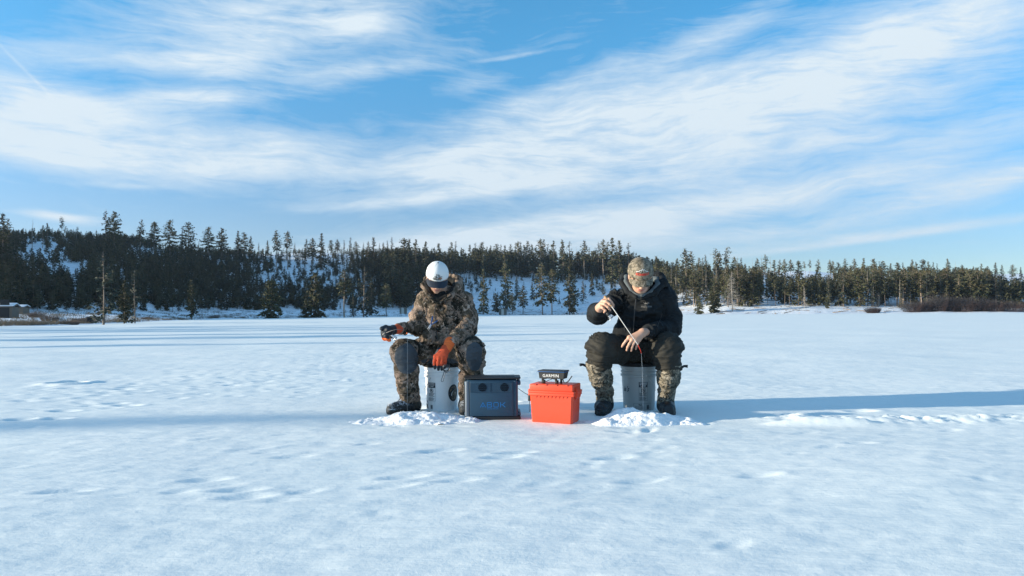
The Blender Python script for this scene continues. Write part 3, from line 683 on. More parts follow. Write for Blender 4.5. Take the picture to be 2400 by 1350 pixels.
# ================================================================== SMALL BUILDINGS ON THE FAR SHORE
m_wood = material('tan_plank_wall', (.14, .115, .09), .85, var=.2, varscale=3.)
m_wood2 = material('grey_green_wall', (.15, .145, .12), .85, var=.15, varscale=2.)
m_dark = material('dark_opening', (.02, .02, .02), .8)
m_roof = material('brown_roof', (.12, .10, .085), .85)
m_rsnow = material('roof_snow', (.82, .84, .88), .8)
m_white = material('white_door', (.45, .45, .42), .6)
def hut(px, base_y, d, w_, dp, h_, rotz, wall, snow, label, door=0, flat=False):
    x0 = (px-1200)/FPX*d; z0 = float(terr(x0, d))
    z0 = min(z0, zpix(px, base_y, d)) if abs(z0-zpix(px, base_y, d)) < .8 else z0
    R = Matrix.Rotation(rotz, 3, 'Z'); e = empty('outhouse', (x0, d, z0), label, 'hut'); c = vec(x0, d, z0)
    mb = MB(); mb.box(c+vec(0, 0, h_/2-.15), (w_/2, dp/2, h_/2+.15), R)
    wl = mb.build('wall', wall, e, False)
    mb = MB(); n = 13
    rr = MB(); t_ = .06 if flat else .07
    if flat:
        rr.box(c+vec(0, 0, h_+.06), (w_/2+.18, dp/2+.18, .06), R)
    else:
        for sgn in (-1, 1):
            Rr = R@Matrix.Rotation(sgn*.30, 3, 'X'); rr.box(c+R@vec(0, sgn*-dp*.26, h_+dp*.085), (w_/2+.15, dp*.30, .05), Rr)
    rr.build('roof', m_roof, e, False)
    if snow:
        rr = MB()
        if flat: rr.box(c+vec(0, 0, h_+.18), (w_/2+.14, dp/2+.14, .06), R, bev=.04)
        else:
            for sgn in (-1, 1):
                Rr = R@Matrix.Rotation(sgn*.30, 3, 'X'); rr.box(c+R@vec(0, sgn*-dp*.26, h_+dp*.085+.11), (w_/2+.12, dp*.29, .06), Rr, bev=.04)
        rr.build('roof_snow', m_rsnow, e, True)
    if door:
        mb = MB(); mb.box(c+R@vec(w_*.20*door, -dp/2-.012, 1.0), (.42, .02, 1.0), R); dr = mb.build('door', m_dark if door > 0 else m_white, e, False)
    # plank battens
    mb = MB()
    for i in range(9): mb.box(c+R@vec(-w_/2+w_*(i+.5)/9, -dp/2-.006, h_/2), (.02, .01, h_/2-.02), R)
    mb.build('battens', wall, wl, False)
    return e
hut(8, 748, 70, 2.2, 1.6, 1.25, .25, m_wood, True, 'tan wooden hut with snow on its roof at the left edge of the picture', door=1)
hut(46, 738, 92, 1.7, 1.4, 1.0, .1, m_wood, True, 'low brown shelter with snowy roof behind the hut at the left edge')
hut(699, 722, 205, 1.9, 1.8, 1.5, -.3, m_wood, False, 'small brown cabin half hidden by the broad pine on the left shore')
hut(945, 736, 212, 1.9, 2.0, 2.0, .35, m_wood2, False, 'grey-green outhouse with pale door right beside the shoulder of the man in camouflage', door=-1, flat=True)
hut(1178, 731, 228, 2.1, 2.0, 2.1, .35, m_wood2, False, 'grey-green outhouse with pale door standing on the shore between the two men', door=-1, flat=True)
mb = MB(); c = P(211, 748, 66); z = float(terr(c.x, c.y)); mb.box(vec(c.x, c.y, z+.28), (.26, .2, .28), Matrix.Rotation(.2, 3, 'Z'), bev=.02); mb.box(vec(c.x, c.y, z+.58), (.30, .24, .03), Matrix.Rotation(.2, 3, 'Z'))
tag(mb.build('storage_box', m_dark), 'small dark box on the left shore beside the tallest ragged conifer', 'box')
def table(px, d, col, label):
    x = (px-1200)/FPX*d; z = float(terr(x, d)); e = empty('picnic_table', (x, d, z), label, 'table', 'picnic tables on the far shore'); c = vec(x, d, z)
    mb = MB(); mb.box(c+vec(0, 0, .80), (1., .42, .04)); mb.build('tabletop', m_rsnow, e, False)
    for s in (-1, 1):
        mb = MB(); mb.box(c+vec(0, s*.75, .50), (1., .14, .03)); mb.build('bench', col, e, False)
        mb = MB()
        for q in (-1, 1): mb.tube([c+vec(s*.75, q*.75, -.1), c+vec(s*.75, q*.2, .78)], .05, 5)
        mb.build('leg', col, e)
table(789, 168, m_roof, 'dark picnic table on the snow left of the tall ragged conifer'); table(895, 185, m_wood, 'orange-brown picnic table near the outhouse left of the man in camouflage'); table(816, 196, m_wood, 'picnic table farther back behind the dark one')
# ================================================================== IMPLICIT BODIES (smooth unions of tapered limbs)
class SDF:
    def __init__(s): s.p = []
    def cone(s, a, b, r0, r1, k=.03, sq=None, op='add', tagn=0):
        """tapered limb; sq = (axis, factor) flattens the section"""
        s.p.append(('c', np.array(a, float), np.array(b, float), r0, r1, k, sq, op, tagn)); return s
    def ell(s, c, r, R=None, k=.03, op='add', tagn=0):
        R = np.eye(3) if R is None else np.array(R, float)
        s.p.append(('e', np.array(c, float), np.array(r, float), R, 0, k, None, op, tagn)); return s
    def half(s, pt, n, k=.004, op='sub', tagn=0):
        s.p.append(('h', np.array(pt, float), np.array(Vector(n).normalized(), float), 0, 0, k, None, op, tagn)); return s
    def chain(s, pts, rs, k=.02, tagn=0, sq=None):
        for i in range(len(pts)-1): s.cone(pts[i], pts[i+1], rs[i], rs[i+1], k, sq, 'add', tagn)
        return s
    @staticmethod
    def dist(q, X):
        t = q[0]
        if t == 'c':
            _, a, b, r0, r1, k, sq, op, _t = q; v = X-a; ba = b-a
            if sq is not None:
                ax = np.array(sq[0], float); ax /= np.linalg.norm(ax); f = sq[1]
                v = v+(v@ax)[..., None]*ax*(1/f-1); ba = ba+(ba@ax)*ax*(1/f-1)
            h = np.clip((v@ba)/max(ba@ba, 1e-9), 0, 1)
            d = np.linalg.norm(v-h[..., None]*ba, axis=-1)-(r0+(r1-r0)*h)
            return d*(sq[1]**.5 if sq is not None else 1.)
        if t == 'e':
            v = (X-q[1])@q[3]; r = q[2]
            k0 = np.linalg.norm(v/r, axis=-1); k1 = np.linalg.norm(v/(r*r), axis=-1)
            return k0*(k0-1)/np.maximum(k1, 1e-6)
        return (X-q[1])@q[2]
    def ev(s, X, which=None):
        D = np.full(X.shape[:-1], 9.); k_ = 0
        for i, q in enumerate(s.p):
            if which is not None and not which[i]: continue
            d = s.dist(q, X); k = max(q[5], 1e-4)
            if q[7] == 'add':
                h = np.maximum(k-np.abs(D-d), 0)/k; D = np.minimum(D, d)-h*h*k*.25
            else:
                h = np.maximum(k-np.abs(D+d), 0)/k; D = np.maximum(D, -d)+h*h*k*.25
        return D
    def nearest(s, X):
        best = np.full(len(X), 9.); idx = np.zeros(len(X), int)
        for i, q in enumerate(s.p):
            if q[7] != 'add': continue
            d = s.dist(q, X); m = d < best; best[m] = d[m]; idx[m] = i
        return idx
    def mesh(s, vs, pad=.02):
        lo = np.full(3, 1e9); hi = -lo
        for q in s.p:
            if q[7] != 'add' : continue
            if q[0] == 'c': r = max(q[3], q[4]); lo = np.minimum(lo, np.minimum(q[1], q[2])-r); hi = np.maximum(hi, np.maximum(q[1], q[2])+r)
            if q[0] == 'e': r = q[2].max(); lo = np.minimum(lo, q[1]-r); hi = np.maximum(hi, q[1]+r)
        lo -= pad; hi += pad; B = 12; nb = np.ceil((hi-lo)/(vs*B)).astype(int); n = nb*B
        A = np.full(n, 1., np.float32); ax = (np.arange(B)+.0)*vs
        L = np.stack(np.meshgrid(ax, ax, ax, indexing='ij'), -1); half = vs*B*.5; rad = half*1.75
        cen = np.stack(np.meshgrid(*[lo[i]+(np.arange(nb[i])+.5)*vs*B for i in range(3)], indexing='ij'), -1)
        ds = [s.dist(q, cen) for q in s.p]; C = s.ev(cen)
        for ijk in np.ndindex(*nb):
            c = C[ijk]; sl = tuple(slice(ijk[i]*B, ijk[i]*B+B) for i in range(3))
            if abs(c) > rad*2.2: A[sl] = c; continue
            wh = [(ds[i][ijk] < c+rad*2.6+q[5]) if q[7] == 'add' else (abs(ds[i][ijk]) < rad*3+abs(c) or ds[i][ijk] < 0) for i, q in enumerate(s.p)]
            A[sl] = s.ev(lo+np.array(ijk)*vs*B+L, wh)
        return nets(A, lo, vs)
def nets(A, lo, vs):
    A = A+1e-7; ins = A < 0
    c8 = [ins[i:A.shape[0]-1+i, j:A.shape[1]-1+j, k:A.shape[2]-1+k] for i in (0, 1) for j in (0, 1) for k in (0, 1)]
    cnt = sum(c.astype(np.int8) for c in c8); act = (cnt > 0) & (cnt < 8)
    ci = np.argwhere(act); idm = np.full(act.shape, -1, np.int64); idm[act] = np.arange(len(ci))
    acc = np.zeros((len(ci), 3)); w_ = np.zeros(len(ci))
    for ax in range(3):
        o = [a for a in range(3) if a != ax]
        for u in (0, 1):
            for v in (0, 1):
                p0 = ci.copy(); p0[:, o[0]] += u; p0[:, o[1]] += v; p1 = p0.copy(); p1[:, ax] += 1
                a = A[tuple(p0.T)]; b = A[tuple(p1.T)]; m = (a < 0) != (b < 0)
                t = np.where(m, a/np.where(m, a-b, 1), 0); pos = p0.astype(float); pos[:, ax] += t
                acc[m] += pos[m]; w_[m] += 1
    V = lo+acc/w_[:, None]*vs; F = []
    for ax in range(3):
        o = [a for a in range(3) if a != ax]; n = A.shape
        sl0 = [slice(1, n[i]-1) for i in range(3)]; sl1 = list(sl0); sl0[ax] = slice(0, n[ax]-1); sl1[ax] = slice(1, n[ax])
        a = ins[tuple(sl0)]; b = ins[tuple(sl1)]; m = a != b; e = np.argwhere(m); flip = a[m]
        e = e+np.array([0 if i == ax else 1 for i in range(3)])
        q = []
        for du, dv in ((0, 0), (-1, 0), (-1, -1), (0, -1)):
            g = e.copy(); g[:, o[0]] += du; g[:, o[1]] += dv; q.append(idm[tuple(g.T)])
        q = np.stack(q, -1)
        if ax == 1: flip = ~flip
        q[~flip] = q[~flip][:, ::-1]
        F.append(q)
    F = np.concatenate(F); F = F[(F >= 0).all(1)]
    return V, F
def vnormals(V, F):
    n = np.cross(V[F[:, 2]]-V[F[:, 0]], V[F[:, 3]]-V[F[:, 1]]); N = np.zeros_like(V)
    for k in range(4): np.add.at(N, F[:, k], n)
    return N/(np.linalg.norm(N, axis=1, keepdims=True)+1e-12)
def smoothmesh(V, F, it=2, lam=.5):
    for _ in range(it):
        S = np.zeros_like(V); C = np.zeros(len(V))
        for k in range(4):
            np.add.at(S, F[:, k], V[F[:, (k+1) % 4]]+V[F[:, (k-1) % 4]]); np.add.at(C, F[:, k], 2)
        V = V+(S/np.maximum(C, 1)[:, None]-V)*lam
    return V
def folds(sdf, V, F, amp, f_along=16., f_round=5., seed=0, fine=.3, mask=None):
    """cloth folds: ridged noise, drawn out around each limb"""
    N = vnormals(V, F); near = sdf.nearest(V); axs = np.zeros_like(V)
    for i, q in enumerate(sdf.p):
        if q[0] == 'c':
            a = q[2]-q[1]; a = a/(np.linalg.norm(a)+1e-9); axs[near == i] = a
        else: axs[near == i] = (0, 0, 1)
    # average the limb direction over neighbours so folds run on across joints
    axs = smoothmesh(axs, F, 10, .6); axs /= np.linalg.norm(axs, axis=1, keepdims=True)+1e-9
    along = (V*axs).sum(1, keepdims=True)*axs
    wv = np.stack([fbm(V*5+k*9, 2, seed+50+k) for k in range(3)], 1)*.05
    q = (V+wv)*f_round+along*(f_along-f_round)
    r = 1-2*np.abs(fbm(q, 3, seed, .55))*1.6
    r2 = fbm(V*np.array([26, 26, 26.]), 2, seed+5)
    m = sstep(fbm(V*4.5, 2, seed+9), -.35, .35)*.75+.25
    d = amp*(r-.45)*m+amp*fine*r2
    if mask is not None: d = d*mask
    return V+N*d[:, None]
def M2(P0): return np.array(P0, float)
# ================================================================== PEOPLE
def skin_col(t, oc):
    return t.mix(t.smooth(t.noise(oc, 22., 3.), .35, .7), (.50, .29, .20), (.56, .34, .25))
m_skin = material('skin', skin_col, .5, bumps=((90., .15, .002),), spec=.4)
m_lip = material('lips', (.42, .17, .14), .45)
m_hair = material('dark_hair', (.035, .022, .015), .6, bumps=((150., .6, .003),))
m_eye = material('eye', (.3, .28, .26), .2)
CA = [(.27, .195, .15), (.085, .065, .046), (.018, .018, .014), (.13, .105, .075), (.42, .34, .28), (.030, .026, .019)]
m_camoA = material('brown_camouflage_cloth', camo(CA, 6.5, 30.), .85, bumps=((110., .35, .003),), spec=.15)
CB = [(.26, .225, .17), (.12, .105, .075), (.025, .026, .020), (.14, .125, .095), (.40, .36, .30), (.055, .042, .03)]
m_camoB = material('grey_camouflage_rubber', camo(CB, 14., 55.), .7, bumps=((110., .3, .002),), spec=.3)
m_camoC = material('cap_camouflage', camo([(.24, .20, .145), (.12, .10, .07), (.05, .045, .03), (.18, .155, .115), (.36, .32, .27), (.075, .065, .045)], 18., 70.), .85)
m_slate = material('slate_knee_patch', (.050, .062, .075), .75, var=.15, varscale=10., bumps=((160., .4, .002),))
m_black = material('black_softshell', (.011, .0135, .016), .8, var=.2, varscale=6., bumps=((140., .3, .002),), spec=.25)
m_pants = material('dark_olive_trousers', (.028, .027, .023), .75, var=.2, varscale=6., bumps=((140., .3, .002),), spec=.25)
m_fleece = material('black_fleece_lining', (.010, .011, .011), .95, bumps=((90., .8, .006),))
m_collar = material('grey_blue_collar', (.09, .11, .12), .9)
m_rubber = material('black_rubber', (.012, .014, .016), .45, bumps=((30., .3, .004),))
def snowyboot(t, oc):
    geo = t.new('ShaderNodeNewGeometry'); sp = t.new('ShaderNodeSeparateXYZ'); t.l.new(geo.outputs['Normal'], sp.inputs[0])
    f = t.math('MULTIPLY', t.smooth(sp.outputs[2], .1, .7), t.smooth(t.noise(oc, 30., 6., .75), .44, .60))
    return t.mix(f, t.mix(t.smooth(t.noise(oc, 12., 4.), .45, .55), (.02, .024, .027), (.06, .055, .045)), (.72, .76, .80))
m_boot = material('snow_dusted_boot', snowyboot, .6, bumps=((80., .5, .004),))
m_glo = material('orange_knit_glove', (.62, .085, .030), .9, var=.12, varscale=30., bumps=((260., .8, .003),))
m_glod = material('bright_orange_cuff', (.85, .16, .035), .9, bumps=((200., .8, .003),))
m_glb = material('black_glove_rubber', (.012, .018, .026), .55, bumps=((120., .5, .003),))
m_capw = material('white_cap_cloth', (.74, .75, .74), .85, bumps=((300., .3, .001),))
m_navy = material('navy_cap_brim', (.018, .026, .042), .8, bumps=((300., .3, .001),))
m_metal = material('steel', (.55, .57, .60), .3, 1.)
m_dkm = material('dark_metal', (.08, .08, .085), .4, .8)
m_blue = material('blue_plastic', (.02, .07, .20), .35)
m_zip = material('zip', (.03, .03, .032), .5)
def Pn(px, py, d): return np.array(P(px, py, d))
def frame(pitch, yaw=0, roll=0):
    """columns: local x (image right), y (crown), z (face) in world"""
    base = Matrix(((1, 0, 0), (0, 0, -1), (0, 1, 0)))
    return (Matrix.Rotation(R_(yaw), 3, 'Z')@Matrix.Rotation(R_(pitch), 3, 'X')@Matrix.Rotation(R_(roll), 3, 'Y')@base)
def head(S, c, Rm, s, tagn=9):
    R = np.array(Rm)
    L = lambda x, y, z: np.array(c)+R@(np.array([x, y, z])*s)
    S.ell(L(0, .035, -.012), np.array([.076, .088, .094])*s, R, .02, tagn=tagn)          # skull
    S.ell(L(0, -.030, .022), np.array([.062, .075, .066])*s, R, .025, tagn=tagn)         # face
    S.ell(L(0, -.078, .040), np.array([.043, .036, .045])*s, R, .02, tagn=tagn)          # jaw
    S.ell(L(0, -.104, .066), np.array([.019, .014, .016])*s, R, .018, tagn=tagn)         # chin
    for q in (-1, 1):
        S.ell(L(q*.036, -.030, .066), np.array([.022, .020, .018])*s, R, .02, tagn=tagn)  # cheeks
        S.ell(L(q*.031, .004, .094), np.array([.015, .010, .012])*s, R, .012, op='sub', tagn=tagn)  # sockets
        S.ell(L(q*.078, -.008, -.004), np.array([.010, .032, .018])*s, R, .008, tagn=tagn)  # ears
        S.ell(L(q*.009, -.041, .104), np.array([.009, .007, .009])*s, R, .006, tagn=tagn)   # nostrils
    S.cone(L(0, .010, .083), L(0, -.034, .106), .009*s, .013*s, .012, tagn=tagn)          # nose
    S.ell(L(0, .022, .080), np.array([.050, .010, .016])*s, R, .012, tagn=tagn)          # brow
    S.ell(L(0, -.061, .088), np.array([.025, .006, .010])*s, R, .006, tagn=tagn)         # upper lip
    S.ell(L(0, -.072, .086), np.array([.021, .006, .010])*s, R, .006, tagn=tagn)         # lower lip
    S.ell(L(0, -.0665, .101), np.array([.024, .0016, .012])*s, R, .003, op='sub', tagn=tagn)
    return L
def local(V, c, Rm, s): return ((V-np.array(c))@np.array(Rm))/s
def fcent(V, F): return V[F].mean(1)
def cap(root, c, Rm, s, m_crown, m_brim, btn, brimw=.072, front=None, cr=(.094, .108, .108)):
    R = np.array(Rm); L = lambda x, y, z: np.array(c)+R@(np.array([x, y, z])*s)
    V = []; F = []; nu, nv = 48, 22
    y0 = .030
    for j in range(nv+1):
        th = j/nv*math.pi/2
        for i in range(nu):
            a = 2*math.pi*i/nu; f = math.cos(th)
            x = cr[0]*f*math.cos(a); z = cr[2]*f*math.sin(a)-.004; y = y0+cr[1]*math.sin(th)*(1+.05*math.sin(a)*f)
            seam = 1-.012*max(0, 1-abs(((a*3/math.pi) % 1)-.0)*14 if ((a*3/math.pi) % 1) < .5 else 1-abs(1-((a*3/math.pi) % 1))*14)
            wr = 1+.008*math.sin(a*5+th*7)
            V.append(L(x*seam*wr, y0+(y-y0)*seam, z*seam*wr))
    for j in range(nv):
        for i in range(nu): F.append((j*nu+i, (j+1)*nu+i, (j+1)*nu+(i+1) % nu, j*nu+(i+1) % nu))
    o = obj('cap', V, F, m_crown, root, None, True)
    sm = o.modifiers.new('solid', 'SOLIDIFY'); sm.thickness = .003
    mb = MB(); mb.lathe([(.0001, .004), (.005, .003), (.007, 0), (.007, -.003)], L(0, y0+cr[1]*1.0, -.004), 12, 0, Matrix([list(r) for r in zip(R[:, 0], R[:, 2], R[:, 1])])); mb.build('button', btn, o)
    # brim: curved plate in front
    V = []; F = []; n1_, n2_ = 25, 9
    for k in (0, 1):
        for j in range(n2_):
            t = j/(n2_-1)
            for i in range(n1_):
                a = R_(90-62+124*i/(n1_-1)); w_ = 1-((i-(n1_-1)/2)/((n1_-1)/2))**4
                ex = brimw*t*w_; x = cr[0]*1.01*math.cos(a)*(1+.05*t); z = cr[2]*1.01*math.sin(a)-.004+ex
                y = y0+.001-.030*(x/.09)**2*(.45+.55*t)-.012*t-k*.004
                V.append(L(x, y, z))
    N_ = n1_*n2_
    for j in range(n2_-1):
        for i in range(n1_-1):
            a = j*n1_+i; F.append((a, a+1, a+n1_+1, a+n1_)); F.append((a+N_, a+n1_+N_, a+n1_+1+N_, a+1+N_))
    rim = [i for i in range(n1_)]+[j*n1_+n1_-1 for j in range(1, n2_)]+[(n2_-1)*n1_+i for i in range(n1_-2, -1, -1)]+[j*n1_ for j in range(n2_-2, 0, -1)]
    for i in range(len(rim)): a, b = rim[i], rim[(i+1) % len(rim)]; F.append((b, a, a+N_, b+N_))
    obj('brim', V, F, m_brim, o, None, True, 50)
    return o, L
def text_verts(s, size, bold=0., shear=0., align='CENTER', space=1.):
    cu = bpy.data.curves.new('t', 'FONT'); cu.body = s; cu.size = size; cu.offset = bold; cu.shear = shear; cu.align_x = align; cu.align_y = 'CENTER'; cu.resolution_u = 3; cu.space_character = space
    o = bpy.data.objects.new('t', cu); COL.objects.link(o); bpy.context.view_layer.update()
    me = bpy.data.meshes.new_from_object(o.evaluated_get(bpy.context.evaluated_depsgraph_get()))
    V = [v.co.copy() for v in me.vertices]; F = [tuple(p.vertices) for p in me.polygons]
    bpy.data.objects.remove(o); bpy.data.meshes.remove(me); bpy.data.curves.remove(cu)
    return V, F
def project(V2, fn, F): return [fn(v[0], v[1]) for v in V2], F
def strokes(lines, w_):
    """flat polyline strokes in 2D -> quads with square ends"""
    V = []; F = []
    for ln in lines:
        for a, b in zip(ln[:-1], ln[1:]):
            a = Vector((*a, 0)); b = Vector((*b, 0)); t = (b-a).normalized(); n = Vector((-t.y, t.x, 0))*w_/2; a2 = a-t*w_*.45; b2 = b+t*w_*.45
            k = len(V); V += [a2-n, b2-n, b2+n, a2+n]; F.append((k, k+1, k+2, k+3))
    return V, F
def boot_prims(S, heel, ball, toe, r0, r1, ank, ra, k=.03):
    S.cone(ank, heel, ra, r0*1.02, k, tagn=1); S.cone(heel, ball, r0, r1, k, tagn=1); S.cone(ball, toe, r1, r1*.86, k, tagn=1)
# ---------------------------------------------------------------- person A (camouflage, left)
rootA = empty('person', G(1030, 962), 'seated man in brown camouflage, white cap with navy brim and orange gloves', 'person')
cA = Pn(1024.5, 650, 5.72); RA = frame(37, 7, 3)
S = SDF(); LA = head(S, cA, RA, 1.)
S.cone(LA(0, -.06, -.02), Pn(1037, 690, 5.86), .056, .064, .03)
S.cone(Pn(1015, 710, 5.91), Pn(1062, 710, 5.91), .058, .058, .05); S.cone(Pn(1038, 722, 5.92), Pn(1037, 815, 5.94), .10, .11, .05)
S.cone(Pn(1003, 702, 5.88), Pn(977, 768, 5.85), .055, .045); S.cone(Pn(977, 768, 5.85), Pn(930, 771, 5.60), .042, .030)
S.cone(Pn(1083, 704, 5.88), Pn(1099, 766, 5.80), .055, .045); S.cone(Pn(1099, 768, 5.79), Pn(1058, 800, 5.52), .042, .028)
for (kx, ky, kd, ax_, ay, ad, hx) in ((942, 824, 5.64, 958, 935, 5.72, 1015), (1104, 826, 5.62, 1098, 935, 5.68, 1060)):
    S.cone(Pn(hx, 830, 5.90), Pn(kx, ky, kd), .082, .062, .04); S.cone(Pn(kx, ky, kd), Pn(ax_, ay, ad), .058, .042)
V, F = S.mesh(.0045); V = smoothmesh(V, F, 1, .4)
q = local(fcent(V, F), cA, RA, 1.); mi = ((np.abs(q[:, 0]) < .025) & (q[:, 1] < -.054) & (q[:, 1] > -.079) & (q[:, 2] > .083)).astype(int)
obj('body', V, F, [m_skin, m_lip], rootA, mi)
# cap A
m_capA = m_capw
capA, _ = cap(rootA, cA, RA, 1., m_capw, m_navy, m_navy, .072, cr=(.095, .112, .112))
m_embG = material('embroidery_grey', (.10, .11, .11), .8); m_embR = material('embroidery_rust', (.42, .15, .06), .8); m_embB = material('embroidery_tan', (.30, .22, .12), .8)
def onfront(c, Rm, s, cr, off=.0015):
    R = np.array(Rm)
    def f(x, y):   # x across, y up along the crown front
        th = (y)/cr[1]; a = math.pi/2-x/(cr[0]*math.cos(th)); 
        return Vector(np.array(c)+R@(np.array([(cr[0]+off)*math.cos(th)*math.cos(a), .030+(cr[1]*1.04+off)*math.sin(th), (cr[2]+off)*math.cos(th)*math.sin(a)-.004+.001])*s))
    return f
fA_ = onfront(cA, RA, 1., (.095, .112, .112), .004)
fA = lambda x, y: fA_(x*1.15, y*1.15+.010)
mb = MB()
def dec(lines, w_, m, fn): V_, F_ = strokes(lines, w_); mb.add([fn(v.x, v.y) for v in V_], F_, m)
ex = .000
for (x0, x1, y) in ((-.030, -.012, .016), (-.034, .004, .010), (-.028, .024, .0055), (-.010, .020, .020), (-.022, -.006, .026), (.006, .030, .012), (.008, .030, .026), (.004, .014, .033), (-.006, .010, .040)):
    dec([[(x0+(x1-x0)*i/4, y+.0015*(i % 2)) for i in range(5)]], .0042, 0, fA)
dec([[(.006, .018), (.012, .019), (.018, .018), (.026, .0185)]], .006, 1, fA); dec([[(.014, .012), (.020, .013), (.028, .012)]], .004, 2, fA)
dec([[(-.012, .018), (-.010, .030), (-.009, .046)]], .003, 0, fA); dec([[(-.016, .022), (-.004, .024)]], .003, 0, fA); dec([[(-.014, .030), (-.006, .031)]], .003, 0, fA)
mb.build('embroidery', [m_embG, m_embR, m_embB], capA, False, None)
# jacket A
S = SDF()
S.cone(Pn(1037, 782, 5.88), Pn(1038, 722, 5.87), .172, .158, .05, ((0, 1, 0), .82))
S.cone(Pn(1003, 700, 5.88), Pn(1082, 698, 5.88), .078, .080, .06)
S.cone(Pn(1022, 690, 5.87), Pn(1056, 688, 5.87), .070, .070, .05)
S.cone(Pn(1018, 798, 5.82), Pn(1056, 798, 5.82), .125, .125, .05)
S.cone(Pn(1000, 704, 5.88), Pn(982, 742, 5.87), .080, .076, .04); S.cone(Pn(982, 742, 5.87), Pn(980, 768, 5.82), .074, .064, .03)
S.cone(Pn(982, 766, 5.82), Pn(934, 770, 5.62), .060, .043, .03)
S.cone(Pn(1086, 706, 5.88), Pn(1098, 745, 5.85), .084, .082, .04); S.cone(Pn(1098, 745, 5.85), Pn(1097, 768, 5.78), .080, .074, .03)
S.cone(Pn(1097, 770, 5.78), Pn(1060, 799, 5.54), .072, .048, .03)
S.cone(Pn(1037, 722, 5.72), Pn(1033, 640, 5.75), .036, .060, .012, op='sub')
S.half(Pn(1037, 804, 5.8), (0, -.08, 1), .01)
V, F = S.mesh(.0065); V = folds(S, V, F, .026, 16, 4.5, 3, .18); V = smoothmesh(V, F, 1, .3)
jA = obj('jacket', V, F, m_camoA, rootA)
# hood and open collar A
S = SDF()
ring = [Pn(1018, 707, 5.70), Pn(1000, 688, 5.74), Pn(992, 668, 5.82), Pn(1002, 655, 5.92), Pn(1040, 650, 6.0), Pn(1072, 655, 5.93), Pn(1074, 672, 5.82), Pn(1056, 694, 5.73), Pn(1028, 711, 5.69)]
S.chain(ring, [.016, .021, .020, .028, .05, .036, .026, .020, .014], .03)
S.ell(Pn(1052, 672, 6.02), (.14, .085, .10), None, .05); S.cone(Pn(1070, 655, 5.95), Pn(1076, 680, 5.88), .030, .045, .03)
S.ell(Pn(1032, 655, 5.80), (.083, .10, .12), None, .02, op='sub')
V, F = S.mesh(.006); V = folds(S, V, F, .009, 20, 8, 8, .3); V = smoothmesh(V, F, 1)
hA = obj('hood', V, F, m_camoA, jA)
S = SDF(); ring = [Pn(1022, 703, 5.715), Pn(1006, 686, 5.745), Pn(999, 668, 5.81), Pn(1008, 656, 5.90), Pn(1040, 652, 5.95), Pn(1066, 660, 5.90), Pn(1066, 674, 5.82), Pn(1050, 691, 5.745), Pn(1029, 705, 5.71)]
S.chain(ring, [.016, .020, .022, .026, .03, .026, .022, .019, .015], .02); S.cone(Pn(1026, 704, 5.74), Pn(1032, 690, 5.80), .03, .05, .03)
V, F = S.mesh(.006); obj('hood_lining', smoothmesh(V, F, 2), F, m_fleece, jA)
# zip, pockets, pull cord
mb = MB(); mb.tube([Pn(1025, 711, 5.695), Pn(1020, 722, 5.70), Pn(1018, 735, 5.705), Pn(1020, 748, 5.70)], .004, 6); mb.build('zip', m_zip, jA)
mb = MB(); mb.tube([Pn(1043, 690, 5.715), Pn(1044, 702, 5.70), Pn(1043.5, 712, 5.695)], .003, 5); mb.build('drawcord', m_zip, jA)
def seam(o, pts, r, m, nm, parent, d=5.2, lift=.001):
    T = bvh(o); out = []
    for a, b in zip(pts[:-1], pts[1:]):
        for k in range(6):
            q = Vector((a[0]+(b[0]-a[0])*k/6, a[1]+(b[1]-a[1])*k/6)); p = Vector(P(q.x, q.y, 4.5)); h = T.ray_cast(p, (p-CM.translation).normalized())
            if h[0]: out.append(h[0]+Vector((0, -lift, 0)))
    mb = MB(); mb.tube(out, r, 5); return mb.build(nm, m, parent)
from mathutils.bvhtree import BVHTree
def bvh(o):
    w_ = Vector(wloc(o)); return BVHTree.FromPolygons([v.co+w_ for v in o.data.vertices], [tuple(p.vertices) for p in o.data.polygons])
seam(jA, [(1000, 722), (1012, 726), (1022, 727)], .004, m_camoA, 'pocket_flap', jA); seam(jA, [(1046, 727), (1060, 728), (1074, 724)], .004, m_camoA, 'pocket_flap', jA)
seam(jA, [(1022, 740), (1021, 760), (1023, 785), (1026, 799)], .004, m_zip, 'placket', jA)
# trousers A
S = SDF(); S.cone(Pn(1008, 830, 5.90), Pn(1066, 830, 5.90), .112, .112, .05); S.cone(Pn(1037, 800, 5.88), Pn(1037, 822, 5.85), .13, .12, .05)
S.cone(Pn(1004, 824, 5.86), Pn(946, 824, 5.63), .108, .100, .05); S.cone(Pn(946, 826, 5.63), Pn(953, 870, 5.67), .104, .094, .03); S.cone(Pn(953, 870, 5.67), Pn(959, 930, 5.72), .094, .092, .03)
S.cone(Pn(1066, 822, 5.85), Pn(1103, 822, 5.62), .112, .118, .05); S.cone(Pn(1104, 826, 5.62), Pn(1105, 870, 5.65), .122, .104, .03); S.cone(Pn(1105, 870, 5.65), Pn(1101, 932, 5.68), .102, .088, .03)
S.half(Pn(1030, 940, 5.7), (0, 0, 1), .012)
V, F = S.mesh(.0065); V = folds(S, V, F, .026, 14, 4.5, 21, .15); V = smoothmesh(V, F, 1)
fc = fcent(V, F); mi = np.zeros(len(fc), int)
k1 = Pn(950, 840, 5.53); k2 = Pn(1112, 834, 5.50)
mi[(((fc-k1)/np.array([.085, .30, .130]))**2).sum(1)+.55*fbm(fc*9, 3, 5) < 1] = 1; mi[(((fc-k2)/np.array([.066, .30, .118]))**2).sum(1)+.55*fbm(fc*9, 3, 6) < 1] = 1
k3 = Pn(1035, 845, 5.8); mi[(((fc-k3)/np.array([.17, .40, .028]))**2).sum(1) < 1] = 1
obj('trousers', V, F, [m_camoA, m_slate], rootA, mi)
